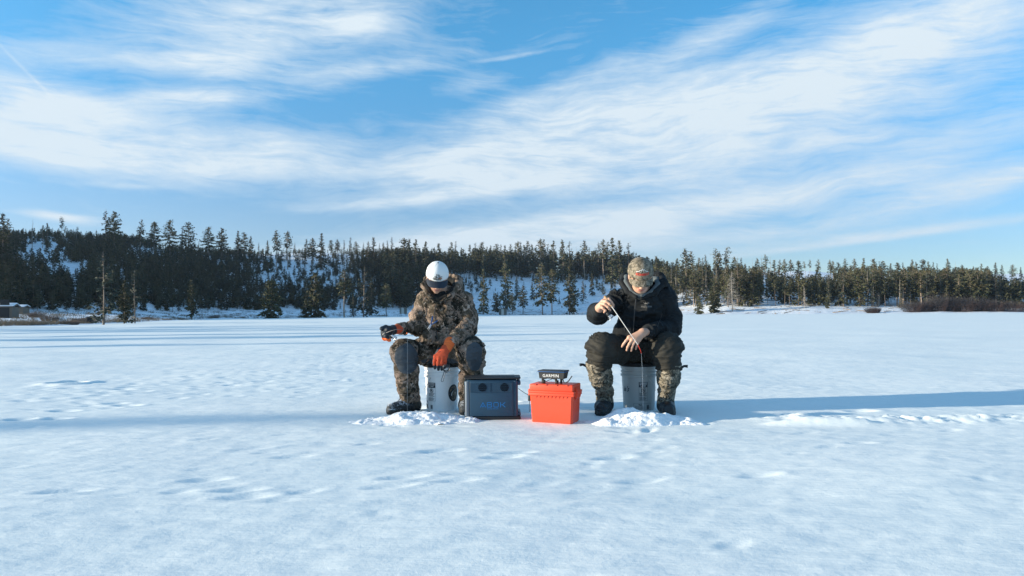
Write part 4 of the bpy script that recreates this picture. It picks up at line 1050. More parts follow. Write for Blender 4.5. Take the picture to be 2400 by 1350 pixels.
# boots A
for nm, (hl, bl, to, an, up_) in (('boot', (Pn(969, 950, 5.80), Pn(942, 953, 5.66), Pn(919, 956, 5.56), Pn(963, 936, 5.77), 1)), ('boot', (Pn(1092, 950, 5.76), Pn(1092, 954, 5.62), Pn(1090, 958, 5.50), Pn(1096, 936, 5.73), 1))):
    S = SDF(); boot_prims(S, hl, bl, to, .060, .052, an, .066)
    S.cone(hl-np.array([0, 0, .03]), to-np.array([0, -.0, .022]), .055, .048, .01)
    S.half((0, 0, .004), (0, 0, 1), .006)
    V, F = S.mesh(.005); V = folds(S, V, F, .005, 16, 8, 31, .3)
    mi = (fcent(V, F)[:, 2] < .030).astype(int); obj(nm, V, F, [m_boot, m_rubber], rootA, mi)
# gloves A: hanging left hand
def hand(S, wrist, knk, fingers, rw=.030, rp=.018, k=.014, thumb=None, base=1):
    """palm from wrist to four knuckles; fingers = list of chains (points, radii)"""
    for i, kp in enumerate(knk): S.cone(wrist, kp, rw, rp, k, tagn=0)
    S.cone(knk[0], knk[-1], rp, rp, k)
    for i, (pts, rs) in enumerate(fingers): S.chain([knk[i]]+pts, [rp*.8]+rs, .006, tagn=base+i)
    if thumb: S.chain(thumb[0], thumb[1], .010, tagn=base+7)
S = SDF(); dG = 5.44
kn = [Pn(1021, 836, dG), Pn(1029, 838, dG-.012), Pn(1037, 838, dG-.010), Pn(1044, 835, dG)]
fg = [([Pn(1018.5, 847, dG+.0), Pn(1018.5, 856, dG+.02), Pn(1019.5, 863, dG+.05)], [.0135, .0125, .011]), ([Pn(1027.0, 850, dG-.012), Pn(1026.5, 859, dG+.01), Pn(1027.5, 866, dG+.035)], [.0140, .0130, .0115]),
      ([Pn(1035.5, 850, dG-.012), Pn(1035.0, 859, dG+.01), Pn(1035.5, 866, dG+.035)], [.0140, .0130, .0115]), ([Pn(1043.5, 846, dG), Pn(1043.0, 855, dG+.015), Pn(1042, 862, dG+.04)], [.0130, .0120, .0105])]
hand(S, Pn(1045, 818, 5.49), kn, fg, .033, .017, thumb=([Pn(1030, 822, 5.50), Pn(1020, 838, 5.50), Pn(1016, 852, 5.50)], [.026, .018, .014]))
V, F = S.mesh(.0035); V = smoothmesh(V, F, 1); V = folds(S, V, F, .0022, 60, 20, 44, .4); fc = fcent(V, F); near = S.nearest(fc)
tips = np.array([f[0][1] for f in fg]); mi = np.zeros(len(fc), int)
low = np.array([f[0][1][2] for f in fg]).mean(); mi[fc[:, 2] < low+.004+.006*fbm(fc*40, 2, 1)] = 1; mi[near >= len(S.p)-2] = 1
nrm = vnormals(V, F)[F].mean(1); mi[(nrm[:, 1] > .45) & (fc[:, 2] < Pn(1040, 815, 5.5)[2])] = 1
glA = obj('glove', V, F, [m_glo, m_glb], rootA, mi)
S = SDF(); S.cone(Pn(1048, 817, 5.49), Pn(1054, 802, 5.53), .036, .044, .01); V, F = S.mesh(.005); V = folds(S, V, F, .003, 70, 5, 46, .1); obj('cuff', V, F, m_glod, glA)
mb = MB(); Vt, Ft = text_verts("Cabela's", .022, .0003, .3); ct = Pn(1034, 826, 5.437)
mb.add([Vector(ct)+Vector((v.x*.95, v.y*-.08+.0, v.y-.30*v.x)) for v in Vt], Ft); mb.build('lettering', m_glb, glA, False, None)
# gloves A: right hand gripping the rod
S = SDF(); hc = Pn(910, 781, 5.50)
kn = [Pn(900, 772, 5.43), Pn(898, 779, 5.42), Pn(899, 786, 5.42), Pn(902, 792, 5.44)]
fg = [([Pn(908, 773, 5.36), Pn(915, 776, 5.37), Pn(918, 780, 5.40)], [.0155, .0145, .013]), ([Pn(905, 781, 5.35), Pn(912, 784, 5.37), Pn(914, 788, 5.40)], [.0155, .0145, .013]),
      ([Pn(905, 788, 5.36), Pn(911, 791, 5.38), Pn(913, 794, 5.41)], [.0150, .014, .012]), ([Pn(907, 794, 5.39), Pn(911, 797, 5.41), Pn(914, 798, 5.44)], [.014, .013, .011])]
hand(S, Pn(922, 773, 5.57), kn, fg, .034, .020, thumb=([Pn(915, 771, 5.50), Pn(904, 768, 5.43), Pn(895, 770, 5.39)], [.026, .021, .018]))
V, F = S.mesh(.0035); V = smoothmesh(V, F, 1); V = folds(S, V, F, .0022, 60, 20, 47, .4); fc = fcent(V, F); mi = np.ones(len(fc), int)
mi[(fc[:, 2] < Pn(905, 792, 5.4)[2]) & (fc[:, 1] > 5.38)] = 0
glB = obj('glove', V, F, [m_glod, m_glb], rootA, mi)
S = SDF(); S.cone(Pn(923, 773, 5.57), Pn(935, 770, 5.62), .038, .042, .01); V, F = S.mesh(.005); V = folds(S, V, F, .003, 70, 5, 46, .1)
mi = (fcent(V, F)[:, 0] > Pn(930, 770, 5.6)[0]).astype(int); obj('cuff', V, F, [m_glod, m_glo], glB, mi)
# ---------------------------------------------------------------- person B (black jacket, right)
rootB = empty('person', G(1498, 960), 'seated man in black jacket and tall camouflage boots, bare hands holding a white rod', 'person')
cB = Pn(1500.5, 645, 5.68); RB = frame(40, -2, -2); sB = 1.13
S = SDF(); LB = head(S, cB, RB, sB)
S.ell(LB(0, -.100, .035), np.array([.052, .034, .045])*sB, np.array(RB), .03)   # fuller jaw
S.cone(LB(0, -.05, -.02), Pn(1505, 690, 5.85), .066, .078, .03)
S.cone(Pn(1470, 708, 5.90), Pn(1540, 708, 5.90), .075, .075, .05); S.cone(Pn(1505, 725, 5.91), Pn(1502, 815, 5.93), .11, .12, .05)
S.cone(Pn(1450, 708, 5.85), Pn(1402, 742, 5.74), .062, .050); S.cone(Pn(1402, 740, 5.72), Pn(1405, 723, 5.45), .044, .030)
S.cone(Pn(1560, 706, 5.85), Pn(1573, 768, 5.80), .065, .055); S.cone(Pn(1573, 770, 5.78), Pn(1510, 778, 5.45), .048, .031)
for (kx, ky, kd, ax_, ay, ad, hx) in ((1408, 818, 5.52, 1416, 935, 5.62, 1470), (1565, 818, 5.52, 1562, 935, 5.6, 1525)):
    S.cone(Pn(hx, 828, 5.88), Pn(kx, ky, kd), .09, .075, .04); S.cone(Pn(kx, ky, kd), Pn(ax_, ay, ad), .056, .030)
# resting left hand
d_ = 5.40
kn = [Pn(1475, 791, d_), Pn(1482, 796, d_-.012), Pn(1489.5, 798, d_-.012), Pn(1497, 797, d_)]
fg = [([Pn(1467, 799, d_+.0), Pn(1461, 807, d_+.01), Pn(1457.5, 813, d_+.03)], [.0102, .0095, .0085]), ([Pn(1475, 806, d_-.010), Pn(1471, 814, d_+.005), Pn(1469, 821, d_+.02)], [.0106, .0098, .0088]),
      ([Pn(1484, 807, d_-.010), Pn(1481, 815, d_+.005), Pn(1479.5, 822, d_+.02)], [.0104, .0096, .0086]), ([Pn(1494, 806, d_), Pn(1491.5, 812, d_+.01), Pn(1490, 818.5, d_+.025)], [.0096, .0088, .0078])]
hand(S, Pn(1506, 780, 5.44), kn, fg, .031, .0165, .012, thumb=([Pn(1500, 786, 5.47), Pn(1484, 799, 5.47), Pn(1474, 806, 5.46)], [.020, .013, .010]))
# raised right hand, pinching the rod
d_ = 5.36
kn = [Pn(1420, 701, d_), Pn(1413, 706, d_-.015), Pn(1409, 712, d_-.012), Pn(1407, 719, d_)]
fg = [([Pn(1427, 701, d_-.03), Pn(1433, 708, d_-.04), Pn(1438, 715, d_-.035)], [.0112, .0102, .0090]), ([Pn(1421, 706, d_-.045), Pn(1429, 713, d_-.055), Pn(1434, 720, d_-.035)], [.0112, .0104, .0092]),
      ([Pn(1417, 713, d_-.045), Pn(1425, 720, d_-.055), Pn(1430, 727, d_-.03)], [.0110, .0100, .0090]), ([Pn(1413, 722, d_-.03), Pn(1419, 728, d_-.035), Pn(1416, 732, d_-.01)], [.0100, .0094, .0085])]
hand(S, Pn(1405, 722, 5.44), kn, fg, .030, .0165, .012, thumb=([Pn(1413, 717, 5.40), Pn(1427, 714, 5.385), Pn(1437, 719, 5.36)], [.020, .0135, .0105]))
V, F = S.mesh(.0040); V = smoothmesh(V, F, 1, .35)
q = local(fcent(V, F), cB, RB, sB); mi = ((np.abs(q[:, 0]) < .025) & (q[:, 1] < -.054) & (q[:, 1] > -.079) & (q[:, 2] > .083)).astype(int)
obj('body', V, F, [m_skin, m_lip], rootB, mi)
S = SDF(); R = np.array(RB)
for q_ in (-1, 1): S.ell(LB(q_*.074, .010, -.022), np.array([.014, .036, .036])*sB, R, .01)
S.ell(LB(0, .005, -.075), np.array([.070, .050, .040])*sB, R, .02)
V, F = S.mesh(.004); V = folds(S, V, F, .003, 60, 20, 61, .5); obj('hair', V, F, m_hair, rootB)
capB, _ = cap(rootB, cB, RB, sB, m_camoC, m_camoC, m_camoC, .056, cr=(.094, .110, .110))
fB = onfront(cB, RB, sB, (.094, .110, .110), .003)
m_red = material('red_thread', (.60, .030, .015), .7); m_wth = material('white_thread', (.66, .66, .64), .7)
mb = MB(); Vt, Ft = text_verts('SCHEELS', .021, .0007, 0); mb.add([fB(v.x*1.2, v.y+.046) for v in Vt], Ft, 0)
fB2 = lambda x, y: fB(x, y+.026)
dec([[(-.044, .034), (-.034, .040), (-.024, .042), (-.014, .052), (-.008, .047), (0, .062), (.008, .050), (.014, .055), (.026, .041), (.042, .034)]], .0034, 1, fB2)
dec([[(-.002, .050), (-.008, .038)], [(.002, .050), (.010, .037)], [(-.016, .040), (-.018, .034)]], .0014, 1, fB2)
mb.build('embroidery', [m_red, m_wth], capB, False, None)
# jacket B
S = SDF()
S.cone(Pn(1500, 772, 5.84), Pn(1503, 722, 5.84), .190, .185, .05, ((0, 1, 0), .80))
S.cone(Pn(1452, 700, 5.86), Pn(1560, 698, 5.86), .088, .090, .06); S.cone(Pn(1485, 688, 5.86), Pn(1525, 687, 5.86), .085, .085, .05)
S.cone(Pn(1470, 785, 5.80), Pn(1522, 785, 5.80), .125, .13, .05)
S.cone(Pn(1450, 706, 5.85), Pn(1400, 738, 5.74), .088, .078, .04); S.cone(Pn(1400, 738, 5.74), Pn(1399, 732, 5.60), .080, .074, .04); S.cone(Pn(1399, 732, 5.60), Pn(1404, 725, 5.47), .072, .050, .03)
S.cone(Pn(1560, 706, 5.86), Pn(1571, 745, 5.84), .096, .096, .04); S.cone(Pn(1571, 745, 5.84), Pn(1572, 770, 5.78), .094, .088, .03); S.cone(Pn(1570, 772, 5.78), Pn(1518, 776, 5.49), .086, .050, .03)
S.cone(Pn(1500, 716, 5.66), Pn(1500, 640, 5.72), .030, .072, .012, op='sub')
S.half(Pn(1500, 794, 5.8), (0, -.08, 1), .01)
V, F = S.mesh(.0065); V = folds(S, V, F, .030, 14, 4.5, 73, .12); V = smoothmesh(V, F, 1, .3)
jB = obj('jacket', V, F, m_black, rootB)
S = SDF()
ring = [Pn(1491, 697, 5.66), Pn(1470, 683, 5.72), Pn(1457, 662, 5.80), Pn(1463, 650, 5.90), Pn(1502, 646, 6.0), Pn(1545, 650, 5.92), Pn(1556, 662, 5.82), Pn(1535, 686, 5.72), Pn(1505, 699, 5.655)]
S.chain(ring, [.016, .020, .022, .032, .055, .042, .032, .022, .015], .03)
S.ell(Pn(1520, 668, 6.02), (.19, .085, .10), None, .05); S.cone(Pn(1548, 655, 5.93), Pn(1560, 680, 5.88), .040, .055, .03)
S.ell(Pn(1503, 650, 5.80), (.098, .11, .12), None, .02, op='sub')
V, F = S.mesh(.006); V = folds(S, V, F, .008, 18, 8, 78, .2); obj('hood', smoothmesh(V, F, 1), F, m_black, jB)
S = SDF(); ring = [Pn(1494, 693, 5.67), Pn(1478, 681, 5.71), Pn(1467, 660, 5.78), Pn(1468, 650, 5.86), Pn(1502, 646, 5.94), Pn(1538, 655, 5.86), Pn(1542, 666, 5.78), Pn(1526, 684, 5.71), Pn(1504, 694, 5.665)]
S.chain(ring, [.013, .016, .018, .022, .03, .022, .018, .015, .012], .02); S.cone(Pn(1500, 694, 5.70), Pn(1503, 684, 5.80), .03, .06, .03)
V, F = S.mesh(.005); obj('inner_collar', smoothmesh(V, F, 2), F, m_collar, jB)
mb = MB(); mb.tube([Pn(1491, 698, 5.66), Pn(1489, 712, 5.655), Pn(1487, 735, 5.66), Pn(1485, 765, 5.665), Pn(1484, 786, 5.68)], .0045, 6); mb.build('zip', m_zip, jB)
seam(jB, [(1455, 745), (1462, 762), (1466, 780)], .0035, m_zip, 'pocket_zip', jB); seam(jB, [(1552, 735), (1546, 752), (1540, 768)], .0035, m_zip, 'pocket_zip', jB)
seam(jB, [(1452, 705), (1478, 711), (1489, 712)], .003, m_black, 'yoke_seam', jB); seam(jB, [(1490, 712), (1530, 708), (1562, 700)], .003, m_black, 'yoke_seam', jB)
m_logo = material('grey_print', (.22, .22, .22), .6)
# chest print: found by casting onto the jacket front
from mathutils.bvhtree import BVHTree
def bvh(o):
    w_ = Vector(wloc(o)); return BVHTree.FromPolygons([v.co+w_ for v in o.data.vertices], [tuple(p.vertices) for p in o.data.polygons])
def stick(o, px, py, d, off=.003):
    T = bvh(o)
    def f(x, y):
        org = Vector(P(px, py, d))+Vector((x, -1.2, y)); h = T.ray_cast(org, Vector((0, 1, 0)))
        return (h[0] if h[0] else org+Vector((0, 1.1, 0)))+Vector((0, -off, 0))
    return f
fS = stick(jB, 1521, 716, 5.6); mb = MB(); Vt, Ft = text_verts("ARC'TERYX", .0175, .0004); mb.add([fS(v.x, v.y-.009) for v in Vt], Ft)
dec([[(-.026, .026), (-.016, .022), (-.006, .020)], [(-.012, .030), (-.004, .022), (.004, .018), (.010, .010)], [(.020, .028), (.010, .022), (.002, .020)], [(-.014, .014), (-.002, .016), (.004, .010), (.006, .004)], [(.024, .020), (.012, .016)], [(-.020, .017), (-.008, .018)]], .0026, 0, fS)
mb.build('chest_print', m_logo, jB, False, None)
# trousers B
S = SDF(); S.cone(Pn(1468, 828, 5.88), Pn(1526, 828, 5.88), .118, .118, .05); S.cone(Pn(1500, 795, 5.85), Pn(1500, 822, 5.82), .14, .13, .05)
S.cone(Pn(1468, 820, 5.82), Pn(1411, 816, 5.53), .118, .124, .05); S.cone(Pn(1410, 818, 5.53), Pn(1405, 850, 5.55), .128, .100, .03)
S.cone(Pn(1528, 820, 5.82), Pn(1562, 815, 5.53), .120, .126, .05); S.cone(Pn(1562, 818, 5.53), Pn(1567, 857, 5.54), .132, .104, .03)
S.half(Pn(1405, 868, 5.54), (0, 0, 1), .01)
V, F = S.mesh(.0065); V = folds(S, V, F, .021, 14, 4.5, 83, .12); V = smoothmesh(V, F, 1)
obj('trousers', V, F, m_pants, rootB)
# tall boots B
for (top, mid, ank, hl, bl, to, sd) in ((Pn(1401, 849, 5.56), Pn(1409, 885, 5.59), Pn(1417, 915, 5.63), Pn(1418, 948, 5.66), Pn(1413, 953, 5.52), Pn(1410, 957, 5.43), -1), (Pn(1569, 853, 5.55), Pn(1567, 885, 5.58), Pn(1562, 915, 5.62), Pn(1560, 950, 5.62), Pn(1564, 956, 5.48), Pn(1567, 960, 5.38), 1)):
    S = SDF(); S.chain([top, mid, ank, hl], [.101, .090, .063, .058], .03, sq=None); boot_prims(S, hl, bl, to, .060, .058, ank, .062)
    S.cone(hl-np.array([0, 0, .03]), to-np.array([0, 0, .028]), .054, .052, .01)
    S.half(top, (0, 0, -1)); S.p[-1] = ('h', top+np.array([0, 0, .0]), np.array(Vector((0, .10, -1)).normalized()), 0, 0, .004, None, 'sub', 0)
    S.half((0, 0, .003), (0, 0, 1), .006)
    V, F = S.mesh(.005); V = folds(S, V, F, .010, 22, 6, 91+sd, .15); fc = fcent(V, F)
    mi = ((fc[:, 2] < .022) | ((fc[:, 2] < .125-.28*(fc[:, 1]-to[1])) & (fc[:, 1] < hl[1]+.02))).astype(int)
    b = obj('boot', V, F, [m_camoB, m_rubber], rootB, mi)
    mb = MB(); o_ = top+np.array([sd*.095, .0, -.03]); mb.tube([o_, o_+np.array([sd*.025, 0, .012]), o_+np.array([sd*.052, -.005, .010])], [.011, .010, .013], 8); mb.build('strap', m_rubber, b)
# ================================================================== BUCKETS
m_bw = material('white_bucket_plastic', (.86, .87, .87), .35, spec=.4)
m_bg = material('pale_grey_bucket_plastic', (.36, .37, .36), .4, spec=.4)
m_ink = material('black_ink', (.025, .03, .04), .6); m_inkb = material('blue_ink', (.03, .10, .25), .6); m_paper = material('white_ink', (.75, .76, .76), .6)
m_pad = material('black_seat_pad', (.012, .012, .013), .8, bumps=((60., .5, .004),))
m_wire = material('galvanised_wire', (.45, .45, .44), .35, .9)
def bucket(px, d, m, label, zoff=0.):
    g = P(px, 900, d); c = vec(g.x, g.y, -.01); e = empty('bucket', c, label, 'bucket')
    mb = MB(); Hh = .372; rb, rtp = .131, .146
    rr = lambda z: rb+(rtp-rb)*z/Hh
    prof = [(rb-.008, 0), (rb, .006)]+[(rr(z), z) for z in (.05, .12, .2, .27, .285)]+[(rr(.288)+.009, .288), (rr(.30)+.010, .302), (rr(.304)+.002, .305), (rr(.318), .318), (rr(.32)+.007, .320), (rr(.33)+.007, .330), (rr(.333), .333), (rr(.35), .350), (rr(.352)+.006, .352), (rtp+.007, .370), (rtp+.003, Hh), (rtp-.004, Hh), (rtp-.006, .34), (.01, .335)]
    mb.lathe(prof, c, 72); mb.build('shell', m, e)
    mb = MB(); mb.lathe([(rtp-.01, .365), (rtp+.002, .372), (rtp+.005, .385), (rtp, .398), (.10, .404), (.01, .405)], c, 48); mb.build('seat_pad', m_pad, e)
    ctr = P(px, 900, d)
    def cyl(off=.0016):
        def f(x, z): r = rr(z)+off; a = x/r; return vec(c.x+r*math.sin(a), c.y-r*math.cos(a), c.z+z)
        return f
    return e, c, rr, cyl()
def gridrect(mb, fn, x0, x1, z0, z1, m, n=8):
    V = []; F = []
    for i in range(n+1): V += [fn(x0+(x1-x0)*i/n, z0), fn(x0+(x1-x0)*i/n, z1)]
    for i in range(n): F.append((2*i, 2*i+2, 2*i+3, 2*i+1))
    mb.add(V, F, m)
def tx(mb, fn, s, size, x, z, m, bold=.0, shear=0., wid=1.):
    V_, F_ = text_verts(s, size, bold, shear); mb.add([fn(x+v.x*wid, z+v.y) for v in V_], F_, m)
def warn(mb, fn, x, w_, ztop, sc=1.):
    f2 = lambda a, b: fn(a, b)+(fn(a, b)-Vector((cc.x, cc.y, fn(a, b).z))).normalized()*.0006
    gridrect(mb, fn, x-w_/2, x+w_/2, ztop-.044*sc, ztop, 0)
    tx(mb, f2, '! WARNING', .0125*sc, x, ztop-.009*sc, 1, .0004, wid=.95); tx(mb, f2, 'A AVISO', .0125*sc, x, ztop-.033*sc, 1, .0004, wid=.95)
    for k in range(3): gridrect(mb, f2, x-w_*.42, x+w_*.42, ztop-(.018+.0028*k)*sc, ztop-(.0168+.0028*k)*sc, 1)
    zc = ztop-.068*sc; R0 = .0195*sc; n = 28; V_ = []; F_ = []
    for i in range(n):
        a = 2*math.pi*i/n
        V_ += [fn(x+R0*math.cos(a), zc+R0*math.sin(a)), fn(x+(R0-.003)*math.cos(a), zc+(R0-.003)*math.sin(a))]
    for i in range(n): F_.append((2*i, 2*((i+1) % n), 2*((i+1) % n)+1, 2*i+1))
    mb.add(V_, F_, 0)
    def st(lines, wd): 
        a_, b_ = strokes(lines, wd); mb.add([fn(x+v.x*sc, zc+v.y*sc) for v in a_], b_, 0)
    st([[(-.0135, .0135), (.0135, -.0135)]], .003); st([[(-.010, .002), (-.004, .009), (.004, .008)]], .006); st([[(-.004, .004), (.004, -.003), (.008, -.001)]], .007)
    st([[(-.006, .0), (-.010, -.009)], [(.006, -.004), (.003, -.012)], [(-.010, -.010), (-.002, -.011)]], .003)
    for k in range(9):
        if k in (4,): continue
        z = ztop-(.094+.0068*k)*sc; gridrect(mb, fn, x-w_*.44, x+w_*(.40-.18*(k % 3)/2), z-.0014*sc, z+.0014*sc, 0)
    for q in (-1, 1): gridrect(mb, fn, x+q*w_/2-.0007, x+q*w_/2+.0007, ztop-.155*sc, ztop, 0, 1)
    gridrect(mb, fn, x-w_/2, x+w_/2, ztop-.155*sc, ztop-.1535*sc, 0); gridrect(mb, fn, x-w_/2, x+w_/2, ztop-.090*sc, ztop-.0888*sc, 0)
def barcode(mb, fn, x, z, w_, h_):
    g = random.Random(7); x0 = x-w_/2
    while x0 < x+w_/2: b = g.choice((.0011, .0018, .0027)); gridrect(mb, fn, x0, x0+b, z-h_/2, z+h_/2, 0, 1); x0 += b+g.choice((.0010, .0016))
bA, cc, rr, fn = bucket(1036, 5.88, m_bw, 'white plastic bucket with black warning label under the man in camouflage')
sc = 1600/5.73
mb = MB(); wx = lambda px: math.asin(max(-.98, min(.98, (px-1036)/sc/.14)))*.14
warn(mb, fn, wx(1014.5), .074, .245)
barcode(mb, fn, wx(1014.5), .040, .024, .034); tx(mb, fn, 'IN.', .050, wx(1001.5), .040, 0, .0022, wid=.80)
V_, F_ = [fn(wx(1003)-.010, .073), fn(wx(1003)+.010, .073), fn(wx(1003), .095)], [(0, 1, 2)]; mb.add(V_, F_, 2)
mb.build('printed_label', [m_ink, m_paper, m_inkb], bA, False, None)
# oval fish emblem on the right flank of the white bucket
m_ov = material('emblem_olive', camo([(.20, .16, .10), (.12, .10, .07), (.03, .03, .03), (.16, .13, .09), (.35, .30, .22), (.06, .05, .04)], 30., 60.), .6)
mb = MB(); ex0, ez0 = wx(1066), .155; V_ = [fn(ex0, ez0)]; n = 32
for rr_ in (.8, 1.):
    for i in range(n): a = 2*math.pi*i/n; V_.append(fn(ex0+.055*rr_*math.cos(a), ez0+.072*rr_*math.sin(a)))
mb.add(V_[:n+1], [(0, 1+i, 1+(i+1) % n) for i in range(n)], 1); mb.add(V_[1:], [(i, i+n, (i+1) % n+n, (i+1) % n) for i in range(n)], 0)
fo_ = lambda x, z: fn(ex0+x, ez0+z)+(fn(ex0, ez0)-Vector((cc.x, cc.y, fn(ex0, ez0).z))).normalized()*.0008
def poly(pts, m, lift=0.):
    c0 = (sum(p[0] for p in pts)/len(pts), sum(p[1] for p in pts)/len(pts)); V_ = [fo_(*c0)+vec(0, -lift, 0)]+[fo_(*p)+vec(0, -lift, 0) for p in pts]; mb.add(V_, [(0, 1+i, 1+(i+1) % len(pts)) for i in range(len(pts))], m)
poly([(-.036, -.030), (-.040, -.008), (-.030, .014), (-.014, .030), (.004, .040), (.016, .036), (.004, .024), (-.008, .008), (-.016, -.010), (-.020, -.032)], 0)
poly([(.004, .040), (.020, .040), (.010, .030)], 0, .0003); poly([(-.026, -.024), (-.026, -.006), (-.016, .010), (-.002, .024), (-.010, .010), (-.018, -.006), (-.020, -.024)], 2, .0006)
poly([(-.030, -.030), (-.046, -.050), (-.030, -.044), (-.016, -.052), (-.022, -.032)], 0, .0002); poly([(-.040, -.004), (-.052, .012), (-.030, .012)], 0, .0002); poly([(-.018, .026), (-.014, .044), (-.004, .034)], 0, .0002)
mb.build('emblem', [m_ink, m_ov, m_paper], bA, False, None)
mb = MB(); mb.tube([fn(wx(1013), .287)+vec(0, -.008, 0), fn(wx(1005), .235)+vec(0, -.012, 0), fn(wx(996), .185)+vec(-.008, -.012, 0), fn(wx(992.5), .170)+vec(-.012, -.005, 0)], .0022, 6); mb.build('handle', m_wire, bA)
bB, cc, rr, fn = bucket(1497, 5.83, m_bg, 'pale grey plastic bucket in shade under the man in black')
sc = 1600/5.68; wx = lambda px: math.asin(max(-.985, min(.985, (px-1497)/sc/.14)))*.14
mb = MB(); warn(mb, fn, wx(1500.5), .074, .246)
gridrect(mb, fn, wx(1478), wx(1519), .066, .0674, 0); gridrect(mb, fn, wx(1478), wx(1519), .012, .0134, 0)
for q in (1478, 1519): gridrect(mb, fn, wx(q)-.0008, wx(q)+.0008, .012, .0674, 0, 1)
barcode(mb, fn, wx(1512), .036, .024, .036); tx(mb, fn, 'Rope', .012, wx(1493), .056, 0, .0008)
for k in range(4): gridrect(mb, fn, wx(1481), wx(1503), .042-.007*k, .0435-.007*k, 0)
tx(mb, fn, "la's", .062, wx(1462.5), .182, 0, .0006, .45, .9); tx(mb, fn, "Cab", .066, wx(1536), .182, 0, .0006, .45, .9)
mb.build('printed_label', [m_ink, m_paper, m_inkb], bB, False, None)
mb = MB(); mb.tube([fn(wx(1508), .297)+vec(0, -.010, 0), fn(wx(1520), .245)+vec(0, -.014, 0), fn(wx(1534), .190)+vec(0, -.014, 0)], .0018, 6); mb.lathe([(.001, -.006), (.006, -.004), (.006, .004), (.001, .006)], fn(wx(1508), .298)+vec(0, -.006, 0), 10); mb.build('handle', m_wire, bB)
# ================================================================== POWER STATION
m_case = material('slate_blue_grey_metal', (.022, .062, .108), .45, .1, var=.05, varscale=20., bumps=((400., .15, .0008),), spec=.4)
m_caseb = material('light_edge_metal', (.13, .16, .20), .35, .5)
m_pblk = material('black_plastic', (.012, .014, .017), .5, bumps=((300., .3, .001),))
m_fan = material('fan_black', (.004, .009, .016), .9, spec=.1)
m_abok = material('bright_blue_print', (.004, .16, .46), .5)
gL = G(1089, 985); rz = R_(1.0); Rz = Matrix.Rotation(rz, 3, 'Z'); PW, PD, PH = .436, .22, .325
org = vec(gL.x, gL.y, 0)
def W_(x, y, z): return org+Rz@vec(x, y, z)
ps = empty('power_station', W_(PW/2, PD/2, 0), 'slate-blue portable power station with black trim and blue ABOK lettering, left of the orange box', 'power station')
mb = MB(); mb.box(W_(PW/2-.01, PD/2, PH/2), (PW/2-.024, PD/2, PH/2-.018), Rz, bev=.012); mb.build('case', m_case, ps)
for nm, z, hz, wd in (('top_plate', PH-.007, .007, 0), ('bottom_plate', .014, .014, 0)):
    mb = MB(); mb.box(W_(PW/2-.004, PD/2, z), (PW/2-.001, PD/2+.008, hz), Rz, bev=.010)
    if nm == 'top_plate': mb.box(W_(PW/2, PD/2+.01, PH+.001), (PW/2-.05, PD/2-.04, .003), Rz, bev=.002)
    mb.build(nm, m_pblk, ps)
# rounded front edges of brushed metal and corner brackets
mb = MB(); mb.tube([W_(.022, .010, .03), W_(.022, .010, PH-.03)], .020, 20); mb.build('edge_trim', m_caseb, ps)
mb = MB(); mb.tube([W_(PW-.044, .012, .03), W_(PW-.044, .012, PH-.03)], .018, 20); mb.build('edge_trim', m_case, ps)
mb = MB(); mb.box(W_(.0, PD*.5, PH/2), (.008, PD*.38, PH/2-.055), Rz, bev=.006); mb.build('side_handle', m_pblk, ps)
for z0, z1 in ((.028, .058), (PH-.062, PH-.028)):
    mb = MB(); mb.box(W_(PW-.018, PD/2, (z0+z1)/2), (.013, PD/2-.005, (z1-z0)/2), Rz, bev=.010); mb.build('corner_bracket', m_case, ps)
    mb = MB(); mb.box(W_(.006, PD/2, (z0+z1)/2), (.008, PD/2-.005, (z1-z0)/2), Rz, bev=.006); mb.build('corner_bracket', m_case, ps)
x0, x1 = .040, PW-.066
mb = MB(); mb.box(W_((x0+x1)/2, -.004, PH/2), ((x1-x0)/2, .006, PH/2-.030), Rz, bev=.003); fp = mb.build('front_panel', m_case, ps)
mb = MB(); zt, zb = PH-.042, PH-.112; nl = 13
for a, b in ((x0+.003, (x0+x1)/2-.005), ((x0+x1)/2+.005, x1-.003)): mb.box(W_((a+b)/2, -.0106, (zt+zb)/2), ((b-a)/2, .0012, (zt-zb)/2), Rz)
mb.build('vent_recess', m_pblk, fp, False, None); mb = MB()
for i in range(nl):
    z = zb+(zt-zb)*(i+.5)/nl
    for a, b in ((x0+.004, (x0+x1)/2-.006), ((x0+x1)/2+.006, x1-.004)): mb.box(W_((a+b)/2, -.0125, z), ((b-a)/2, .0025, (zt-zb)/nl*.40), Rz)
mb.build('vent_louvres', m_case, fp, False, None)
for fx in (.126, .126+.168):
    mb = MB(); V_ = []; F_ = []; cxf = x0+fx-.04+.012; R0 = .0325; zc = (zt+zb)/2+.002
    mb.lathe([(.001, 0), (R0, 0), (R0, .003), (.001, .003)], W_(cxf, -.0132, zc), 40, 0, Rz@Matrix.Rotation(R_(90), 3, 'X'), cap=False)
    fan = mb.build('fan_vent', m_fan, fp, False)
    mb = MB()
    for i in range(0, nl-2, 3):
        z = zb+(zt-zb)*(i+1.5)/nl; dz = z-zc
        if abs(dz) < R0-.003: hw = math.sqrt(R0**2-dz**2); mb.box(W_(cxf, -.0165, z), (hw, .0015, .0009), Rz)
    mb.build('grille_bars', m_case, fan, False, None)
mb = MB(); yf = -.0108
def LT(lines, wd, ox, oz, s, m=0):
    a_, b_ = strokes([[(p[0]*s, p[1]*s) for p in l] for l in lines], wd); mb.add([W_(ox+v.x, yf, oz+v.y) for v in a_], b_, m)
s_ = .0345; oz = .100; ox = .122
LT([[(0, 0), (.55, 1.), (1.1, 0)]], .0046, ox, oz, s_); LT([[(.42, .05), (.58, .33), (.70, .05)]], .004, ox, oz, s_)
